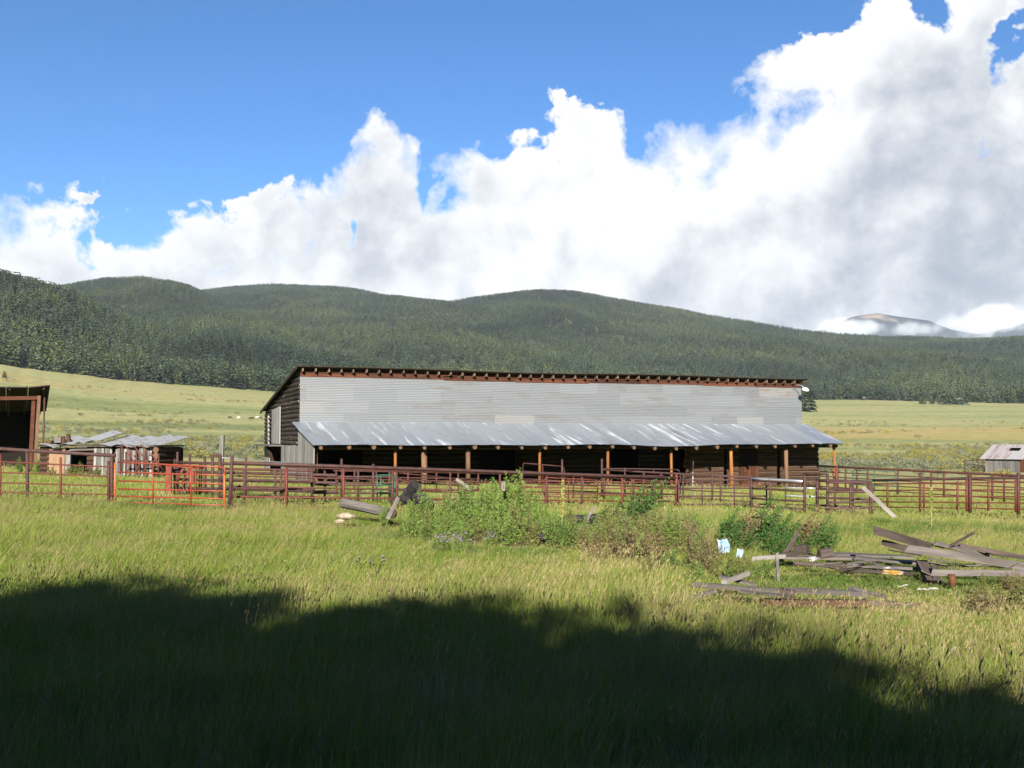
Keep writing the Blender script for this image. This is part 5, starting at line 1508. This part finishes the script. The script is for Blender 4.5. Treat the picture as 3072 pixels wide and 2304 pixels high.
    P('plank', 'pale cut plank lying crosswise over the near pile', (2170, 1748, 15.9), (2246, 1719, 16.3), .06, .085, M_PALE)
    P('plank', 'thin grey plank slanting behind the crosswise pale one', (2154, 1727, 16.6), (2266, 1755, 16.2), .10, .04, M_GREYX)
    P('plank', 'splintered board in front of the longest near plank', (2222, 1773, 15.3), (2356, 1788, 15.0), .20, .03, M_GREYX)
    P('block', 'dark wedge-shaped block resting on the near planks', (2340, 1775, 15.4), (2378, 1784, 15.3), .15, .12, M_DARKB, 'block')
    P('log', 'red-brown squared log lowest and nearest in the grass', (2276, 1806, 15.2), (2592, 1808, 15.1), .15, .11, M_LOGX, 'log')
    P('plank', 'half-buried grey plank at the left foot of the near pile', (2050, 1800, 14.8), (2146, 1772, 15.4), .10, .05, M_GREYX)
    P('plank', 'crooked grey branch-like timber at the right of the near pile', (2560, 1765, 15.6), (2656, 1790, 15.4), .07, .06, M_GREYX)
    P('plank', 'short bent plank rising from the right of the near pile', (2543, 1764, 15.7), (2590, 1786, 15.4), .07, .08, M_GREYX, taper=.7)
    P('timber', 'charred dark beam sunk in grass right of the red-brown log', (2590, 1808, 15.3), (2770, 1818, 15.2), .10, .08, M_DARKB, 'beam')
    # before the barn
    o = logbar((-1.0, 0, 0), (1.0, 0, 0), .14, n=9, ends=1).build('old_log', [M_GREYX, M_DARKB], None, False)
    p, q = at(1030, 1508, 30.5), at(1180, 1542, 29.0); d = q - p
    o.location = (p + q) / 2; o.scale = (d.length / 2, 1, 1); o.rotation_euler = (0, -math.asin(d.z / d.length), math.atan2(d.y, d.x))
    tag(o, 'big bleached log with burnt end lying before the left pen', 'log')
    P('board', 'whitish board stub leaning against the right end of the bleached log', (1163, 1556, 28.3), (1194, 1495, 28.6), .03, .13, M_PALE, 'board')
    P('board', 'pale narrow board poking up left out of the green weeds', (1371, 1438, 28.5), (1412, 1468, 28.2), .03, .09, M_PALE, 'board')
    P('board', 'grey board leaning on the right-hand pen fence', (2589, 1462, 32.5), (2686, 1552, 32.0), .03, .13, M_PALE, 'board')
    P('board', 'grey pointed slab standing slanted among the weeds right of the mullein', (1744, 1592, 25.5), (1784, 1518, 25.7), .04, .17, M_GREYB, 'board', taper=.25)
    for a, b, lb in (((1575, 1598, 24.6), (1690, 1618, 24.2), 'charred log lying left of the mullein foot'), ((1640, 1592, 25.0), (1700, 1622, 24.3), 'second charred log crossing behind the mullein'),
                     ((1700, 1560, 27.0), (1800, 1556, 27.0), 'blackened log behind the grey slanted slab'), ((1840, 1546, 27.5), (1925, 1552, 27.5), 'burnt timber hump between weeds, right of centre')):
        p, q = at(*a), at(*b); d = q - p
        o = logbar((-1, 0, 0), (1, 0, 0), .12, n=9, jit=.22).build('burnt_log', M_CHAR)
        o.location = (p + q) / 2; o.scale = (d.length / 2, 1, 1); o.rotation_euler = (0, -math.asin(d.z / d.length), math.atan2(d.y, d.x))
        tag(o, lb, 'log')
    for a, b, r, lb in (((1210, 1500, 28.9), (1248, 1456, 28.6), .17, 'black burnt stump above the bleached log'), ((1246, 1490, 28.7), (1292, 1520, 28.2), .17, 'low black burnt lump right of the stump')):
        p, q = at(*a), at(*b); dv = (q - p)
        mb = MB().tube([p.lerp(q, k / 5) - p for k in range(6)], [r * random.uniform(.75, 1.1) for _ in range(6)], 9, jit=.28)
        o = mb.build('burnt_stump', M_CHAR); o.location = p; tag(o, lb, 'stump')
    for px, py, d, sx, lb in ((1036, 1549, 28.6, .26, 'longer pale tan rock left of the bleached log'), (1020, 1564, 27.8, .16, 'smaller pale tan rock in front of the longer one')):
        rg = random.Random(px); mb = MB(); n, m = 8, 5; vs = []
        for i in range(m + 1):
            f = i / m; rr = math.sin(math.pi * (.08 + .84 * f))
            vs += [(math.cos(6.283 * k / n) * rr * sx * rg.uniform(.8, 1.15), math.sin(6.283 * k / n) * rr * sx * .6 * rg.uniform(.8, 1.15), (f - .5) * sx * .75) for k in range(n)]
        mb.add(vs, [(i * n + k, i * n + (k + 1) % n, (i + 1) * n + (k + 1) % n, (i + 1) * n + k) for i in range(m) for k in range(n)] + [tuple(range(n))[::-1], tuple(range(m * n, m * n + n))])
        o = mb.build('rock', M_ROCK); o.location = at(px, py, d); tag(o, lb, 'rock')
    def rag(name, label, px, py, d, w, h, m, cat, seed, upright=True, fold=.25):
        """crumpled sheet"""
        rg = random.Random(seed); n, k = 7, 7; vs = []
        for i in range(n + 1):
            for j in range(k + 1):
                a, b = i / n - .5, j / k - .5
                f = fold * w * math.sin(a * 9 + rg.uniform(-.6, .6)) * (.4 + .6 * rg.random())
                e = 1 - .35 * abs(b) * (i % 2)
                vs.append((a * w * e, f, b * h * e) if upright else (a * w * e, b * h * 3 * e, f * .5 + rg.uniform(0, .03)))
        o = MB().add(vs, [(i * (k + 1) + j, (i + 1) * (k + 1) + j, (i + 1) * (k + 1) + j + 1, i * (k + 1) + j + 1) for i in range(n) for j in range(k)]).build(name, m)
        o.location = at(px, py, d); o.rotation_euler = (0, rg.uniform(-.2, .2), rg.uniform(-.5, .5))
        tag(o, label, cat)
    rag('blue_tarp', 'torn pale blue plastic sheet hanging in the weeds, larger piece', 2172, 1638, 20.6, .20, .28, M_BLUE, 'tarp', 1, fold=.35)
    rag('blue_tarp', 'smaller torn pale blue plastic scrap right of the larger', 2221, 1660, 20.5, .12, .17, M_BLUE, 'tarp', 2, fold=.35)
    rag('feed_sack', 'crumpled yellow and white feed sack in front of the right pile', 2680, 1717, 18.7, .30, .075, M_YELLOW, 'sack', 3, True, .5)
    rag('paper_scrap', 'white crumpled scrap on the curved grey board', 2440, 1676, 20.3, .15, .09, M_PAPER, 'litter', 4)
    rag('paper_scrap', 'white shreds of litter in the grass below the yellow sack', 2785, 1766, 17.0, .34, .035, M_PAPER, 'litter', 5, True, .12)
    rag('paper_scrap', 'thin white litter strip left of the shreds below the yellow sack', 2710, 1757, 17.2, .18, .02, M_PAPER, 'litter', 6, True, .1)
    rag('paper_scrap', 'white scrap just above the yellow sack', 2664, 1703, 19.2, .14, .04, M_PAPER, 'litter', 7, True, .2)
    rag('plastic_sheet', 'pale translucent plastic sheet upright in the green weeds', 1511, 1458, 27.6, .09, .27, M_PALE, 'sheet', 8)
    p = at(2856, 1742, 17.8)
    c = empty('rusty_can', p, .3, 'rust-orange battered drum end under the low grey plank', 'can')
    MB().tube([(0, 0, -.09), (.01, 0, 0), (0, .01, .09)], [.055, .06, .054], 10).build('side', M_RUSTY, c, True)
    MB().tube([(0, .01, .085), (0, .01, .10)], [.06, .06], 10).build('rim', M_RUSTY, c, True)
M_PALE = wood('bleached_wood', (.16, .142, .128), (.33, .30, .275), 4.0, (0.8, 9, 9), rv=.12)
M_CHAR = mat('charred_wood', lambda T: T.ramp(T.noise(rnd_off(T, T.tc.outputs['Object']), 5, 5, .7), [(.35, (.012, .011, .012)), (.6, (.045, .040, .042)), (.75, (.13, .115, .115))]), .9, .15)
M_ROCK = mat('tan_rock', lambda T: T.ramp(T.noise(T.tc.outputs['Object'], 9, 5, .7), [(.3, (.22, .17, .12)), (.7, (.46, .38, .28))]), .9, .1)
M_BLUE = mat('blue_plastic', lambda T: T.mix(T.noise(T.tc.outputs['Object'], 12, 2, .5), (.20, .38, .56), (.50, .64, .76)), .4, .4)
M_YELLOW = mat('yellow_sack', lambda T: T.mix(T.sstep(T.noise(T.tc.outputs['Object'], 9, 3, .6), .5, .58), (.50, .27, .03), (.42, .38, .33)), .6, .3)
M_PAPER = mat('white_paper', lambda T: T.mix(T.noise(T.tc.outputs['Object'], 30, 3, .6), (.22, .21, .20), (.62, .61, .60)), .8, .2)
M_RUSTY = mat('rust', lambda T: T.mix(T.noise(T.tc.outputs['Object'], 12, 4, .6), (.16, .06, .025), (.07, .035, .02)), .8, .2)
debris()

# ---------------------------------------------------------------- weeds (each plant a thing)
W_GREEN = foliage_mat('weed_green', [(.15, .24, .048), (.185, .28, .06), (.12, .205, .045)], 3, .25, .4)
W_DARK = foliage_mat('weed_dark_green', [(.045, .115, .022), (.06, .14, .028)], 3, .2, .35)
W_BROWN = foliage_mat('weed_brown', [(.21, .155, .08), (.175, .15, .062), (.25, .19, .105)], 3, .2, .4)
W_OLIVE = foliage_mat('weed_olive', [(.17, .195, .052), (.20, .21, .066)], 3, .25, .4)
W_PURPLE = mat('purple_petals', lambda T: (.27, .18, .32), .7, .2)
W_PALESTEM = mat('pale_stalk', lambda T: (.30, .30, .11), .8, .1)
W_MULLEIN = foliage_mat('mullein_spike', [(.30, .30, .08)], 12, .1, .5)
W_THISTLE = mat('thistle_stem', lambda T: (.035, .045, .025), .8, .1)
def spire_weed(seed, stems, h, spread, leaf, nleaf, lean=0.0, fat=.12):
    """bushy weed: leafy pointed stems"""
    rg = random.Random(seed); fo, st = MB(), MB()
    for s in range(stems):
        a = rg.uniform(0, 6.283); r = spread * math.sqrt(rg.random())
        b = Vector((math.cos(a) * r * .35, math.sin(a) * r * .35, 0))
        hh = h * rg.uniform(.6, 1.0) * (1 - .35 * r / spread)
        tip = Vector((math.cos(a) * r + lean * hh, math.sin(a) * r, hh))
        mid = b.lerp(tip, .5) + Vector((-lean * hh * .12, 0, hh * .05))
        st.tube([b, mid, tip], [.010, .007, .002], 4, cap=False)
        for k in range(nleaf):
            t = rg.uniform(.12, 1.0) ** .8
            c = b.lerp(mid, t * 2) if t < .5 else mid.lerp(tip, t * 2 - 1)
            rad = fat * (1 - t) ** .6 + .015
            d = Vector((rg.gauss(0, 1), rg.gauss(0, 1), rg.gauss(0, .5) + .5)).normalized()
            l = leaf * rg.uniform(.6, 1.3) * (1.2 - .7 * t)
            sd = d.cross(Vector((rg.gauss(0, 1), rg.gauss(0, 1), rg.gauss(0, 1)))).normalized() * l * .22
            p = c + d * rad * rg.random()
            fo.add([p, p + d * l * .5 + sd, p + d * l, p + d * l * .5 - sd], [(0, 1, 2, 3)])
    return fo, st
GREENW = [spire_weed(700 + i, 16, 1.0, .36, .075, 96, 0, .062) for i in range(5)]
BROWNW = [spire_weed(720 + i, 28, 1.0, .48, .075, 34, .05, .09) for i in range(4)]
LEANW = [spire_weed(740 + i, 8, 1.0, .30, .085, 90, .50, .12) for i in range(3)]
def meshes(lst, m): return [(f.mesh('foliage', m), s.mesh('stem', M_STEM)) for f, s in lst]
GW, BW, LW, OW = meshes(GREENW, W_GREEN), meshes(BROWNW, W_BROWN), meshes(LEANW, W_DARK), meshes(GREENW[:3], W_OLIVE)
RW = meshes(LEANW[:1], W_BROWN)
def weed(kindm, px, d, h, label, group, w=1.0, name='weed', rz=None):
    p = on_ground(px, d, -.03)
    e = empty(name, p, random.uniform(0, 6.28) if rz is None else rz, label, 'weed', group)
    f, s = random.choice(kindm)
    child('foliage', f, e, scl=(h * w, h * w, h)); child('stem', s, e, scl=(h * w, h * w, h))
def weeds():
    rg = random.Random(5)
    lbG, gG = 'tall leafy green weed in the big clump before the barn', 'green weeds in the big clump'
    for px, top, d in ((1255, 1480, 27.5), (1290, 1470, 28), (1330, 1462, 28.2), (1365, 1465, 28), (1400, 1450, 28.2), (1430, 1425, 28), (1465, 1450, 27.8), (1480, 1436, 28.4), (1515, 1440, 28.2), (1545, 1428, 28), (1572, 1445, 28.3),
                       (1600, 1470, 28), (1625, 1495, 27.6), (1300, 1510, 26), (1350, 1500, 26.2), (1395, 1495, 26), (1440, 1480, 26.2), (1490, 1485, 26), (1540, 1478, 26.3), (1585, 1490, 26), (1620, 1520, 25.6),
                       (1230, 1540, 26), (1280, 1545, 25), (1330, 1545, 24.6), (1380, 1540, 24.5), (1430, 1535, 24.6), (1480, 1530, 24.6), (1535, 1530, 24.4), (1580, 1540, 24.4), (1205, 1560, 26.5), (1640, 1540, 25.2), (1660, 1555, 24.8)):
        g = on_ground(px, d); h = at(px, top, d).z - g.z
        weed(GW if rg.random() < .8 else OW, px + rg.uniform(-6, 6), d + rg.uniform(-.4, .4), max(.45, h * 1.18 * rg.uniform(.85, 1.1)), lbG, gG, .78 if h > .9 else 1.0)
    weed(GW, 1152, 28.6, .95, 'single leafy weed growing up before the pen, above the bleached log', None, .6)
    for px, top, d in ((1390, 1408, 28.6), (1262, 1440, 28.8), (1340, 1402, 29), (1365, 1418, 28.9)):
        g = on_ground(px, d); weed(BW, px, d, at(px, top, d).z - g.z, 'dry yellowish weed stalk standing above the green clump', 'dry stalks above the clump', .35)
    lbB, gB = 'brownish seeding weed in the thicket right of the mullein', 'brown weeds right of the mullein'
    for i in range(30):
        px = rg.uniform(1700, 2160); d = rg.uniform(20.2, 26.0)
        h = rg.uniform(.65, 1.05) * (1.2 if 1880 < px < 2120 else .8)
        weed(BW if rg.random() < .5 else (OW if rg.random() < .7 else GW), px, d, h, lbB, gB, .9)
    for i in range(22):
        px = rg.uniform(1560, 1960); d = rg.uniform(23.0, 27.5)
        weed(GW if rg.random() < .6 else OW, px, d, rg.uniform(.6, 1.05), 'green weed filling the gap around the mullein', 'weeds around the mullein', .9)
    for i in range(26):
        px = rg.uniform(1680, 2200); d = rg.uniform(22.5, 27.0)
        weed(OW if rg.random() < .6 else (GW if rg.random() < .6 else BW), px, d, rg.uniform(.85, 1.2), 'taller olive weed standing at the back of the thicket', 'tall weeds at the back of the thicket', .75)
    for i in range(14):
        px = rg.uniform(1930, 2240); d = rg.uniform(18.0, 20.5)
        weed(OW if rg.random() < .7 else GW, px, d, rg.uniform(.4, .75), 'olive green weed at the front of the thicket by the near planks', 'olive weeds by the near planks', 1.0)
    LEANPX = (1800, 1840, 1920, 1870, 2170, 2215, 2260, 2290, 2330, 2400, 2450, 2480, 2370, 2300, 2240, 2190, 2420, 2340)
    LEANORD = {p: i + 1 for i, p in enumerate(sorted(LEANPX))}
    for i, (px, top, d) in enumerate(((1800, 1530, 25.5), (1840, 1545, 26), (1920, 1490, 27.5), (1870, 1500, 27.5), (2170, 1555, 25), (2215, 1545, 25.2), (2260, 1530, 25.4), (2290, 1552, 25), (2330, 1568, 24.6), (2400, 1555, 25), (2450, 1575, 24.8), (2480, 1600, 24.2), (2370, 1590, 24), (2300, 1600, 23.6), (2240, 1590, 23.8), (2190, 1585, 24), (2420, 1610, 23.4), (2340, 1620, 23))):
        g = on_ground(px, d); h = max(.3, at(px, top, d).z - g.z)
        weed(LW if i not in (5, 9) else RW, px - 12, d, h * 1.65, '%s plumy weed from the left in the dark right-leaning row' % ordinal(LEANORD[px]), 'leaning dark weeds', 1.0, rz=rg.uniform(-.3, .3))
    for i in range(10):
        px = rg.uniform(2180, 2330); d = rg.uniform(18.2, 20.4)
        weed(GW, px, d, rg.uniform(.3, .5), 'bright green leafy weed around the short grey stub', 'green weeds by the stub', 1.1)
    for i in range(9):
        px = rg.uniform(2880, 3120); d = rg.uniform(14.5, 17.5)
        weed(BW if i % 2 else OW, px, d, rg.uniform(.35, .6), 'brownish weed in the grass at the right edge', 'weeds at the right edge', 1.1)
    for px, d, h in ((120, 58, 1.0), (240, 55.5, .9), (160, 55.5, .7), (210, 55.8, .8), (290, 55, .8), (70, 58.5, 1.1), (330, 54.8, .7)):
        weed(OW if px > 150 else GW, px, d, h, 'rank weed growing at the foot of the log shack', 'weeds at the shack', 1.1)
    # purple asters
    for i in range(14):
        px = rg.uniform(1310, 1500); d = rg.uniform(22.0, 24.4); p = on_ground(px, d)
        e = empty('aster', p, 0, 'purple flowering aster at the foot of the green weed clump', 'flower', 'purple asters')
        f, s = random.choice(GW); h = rg.uniform(.28, .42)
        child('foliage', f, e, scl=(h, h, h)); child('stem', s, e, scl=(h, h, h))
        fl = MB()
        for k in range(11):
            a, r = rg.uniform(0, 6.28), h * .42 * math.sqrt(rg.random()); c = Vector((math.cos(a) * r, math.sin(a) * r, h * rg.uniform(.6, 1.02)))
            blob_leafs(fl, c, .012, 2, .018, 0, 1, rg)
        fl.build('flowers', W_PURPLE, e)
    # mulleins
    for px, top, d, lb in ((1686, 1442, 24.2, 'tall yellow-green mullein spike standing alone right of the weed clump'), (2789, 1462, 31.5, 'slender mullein spike before the right-hand fence')):
        p = on_ground(px, d); h = at(px, top, d).z - p.z
        e = empty('mullein', p, 0, lb, 'flower')
        MB().tube([(0, 0, -.05), (0, 0, h * .5), (.02, 0, h * .98)], [.020, .017, .008], 6).build('stem', W_PALESTEM, e, True)
        sp = MB()
        for k in range(420):
            t = rg.random(); z = h * (.50 + .5 * t); r = .058 * (1 - .55 * t)
            blob_leafs(sp, (0.02 * t, 0, z), r, 1, .032, 0, 1, rg)
        sp.build('flower_spike', W_MULLEIN, e)
        for k in range(10):
            a = k * 2.4; z = h * (.04 + .04 * k); l = .34 - .022 * k
            dv = Vector((math.cos(a), math.sin(a), .35)).normalized(); sd = Vector((-math.sin(a), math.cos(a), 0)) * l * .16
            b = Vector((0, 0, z))
            MB().add([b, b + dv * l * .5 + sd, b + dv * l - Vector((0, 0, l * .25)), b + dv * l * .5 - sd], [(0, 1, 2), (0, 2, 3)]).build('leaf', W_GREEN, e)
    # thistles
    for px, foot, top, d, n, lb in ((1106, 1790, 1672, 17.6, 5, 'dark thistle cluster at the edge of the shade left of centre'), (2850, 2040, 1955, 11.6, 2, 'left purple thistle in the grass at the lower right'),
                                    (2905, 2040, 1950, 11.4, 3, 'tallest purple thistle in the grass at the lower right'), (2962, 2050, 1972, 11.2, 2, 'right purple thistle in the grass at the lower right')):
        p = on_ground(px, d); h = at(px, top, d).z - p.z
        e = empty('thistle', p, 0, lb, 'thistle')
        for k in range(n):
            x = rg.uniform(-.16, .16) * (n / 4); hh = h * rg.uniform(.72, 1.0); tipx = x * 1.5 + rg.uniform(-.03, .03)
            MB().tube([(x * .5, 0, -.03), (x, .02, hh * .55), (tipx, 0, hh)], [.007, .005, .003], 5).build('stem', W_THISTLE, e)
            lf = MB()
            for j in range(14):
                t = rg.uniform(.25, .98); a = rg.uniform(0, 6.28); l = .085 * (1.15 - t)
                b = Vector((lerp(x * .5, tipx, t), 0, hh * t)); dv = Vector((math.cos(a), math.sin(a), .6)).normalized(); sd = dv.cross(Vector((0, 0, 1))).normalized() * l * .2
                lf.add([b, b + dv * l * .5 + sd, b + dv * l, b + dv * l * .5 - sd], [(0, 1, 2, 3)])
            lf.build('leaf', W_THISTLE, e)
            for q in range(2):
                c = Vector((tipx + (q * rg.uniform(-.05, .05)), 0, hh - q * .05))
                hd = MB().tube([c, c + Vector((0, 0, .02)), c + Vector((0, 0, .035))], [.006, .014, .010], 7)
                hd.build('bud', W_THISTLE, e, True)
                fl = MB(); blob_leafs(fl, c + Vector((0, 0, .04)), .013, 14, .012, 0, .6, rg); fl.build('flower', W_PURPLE, e)
weeds()
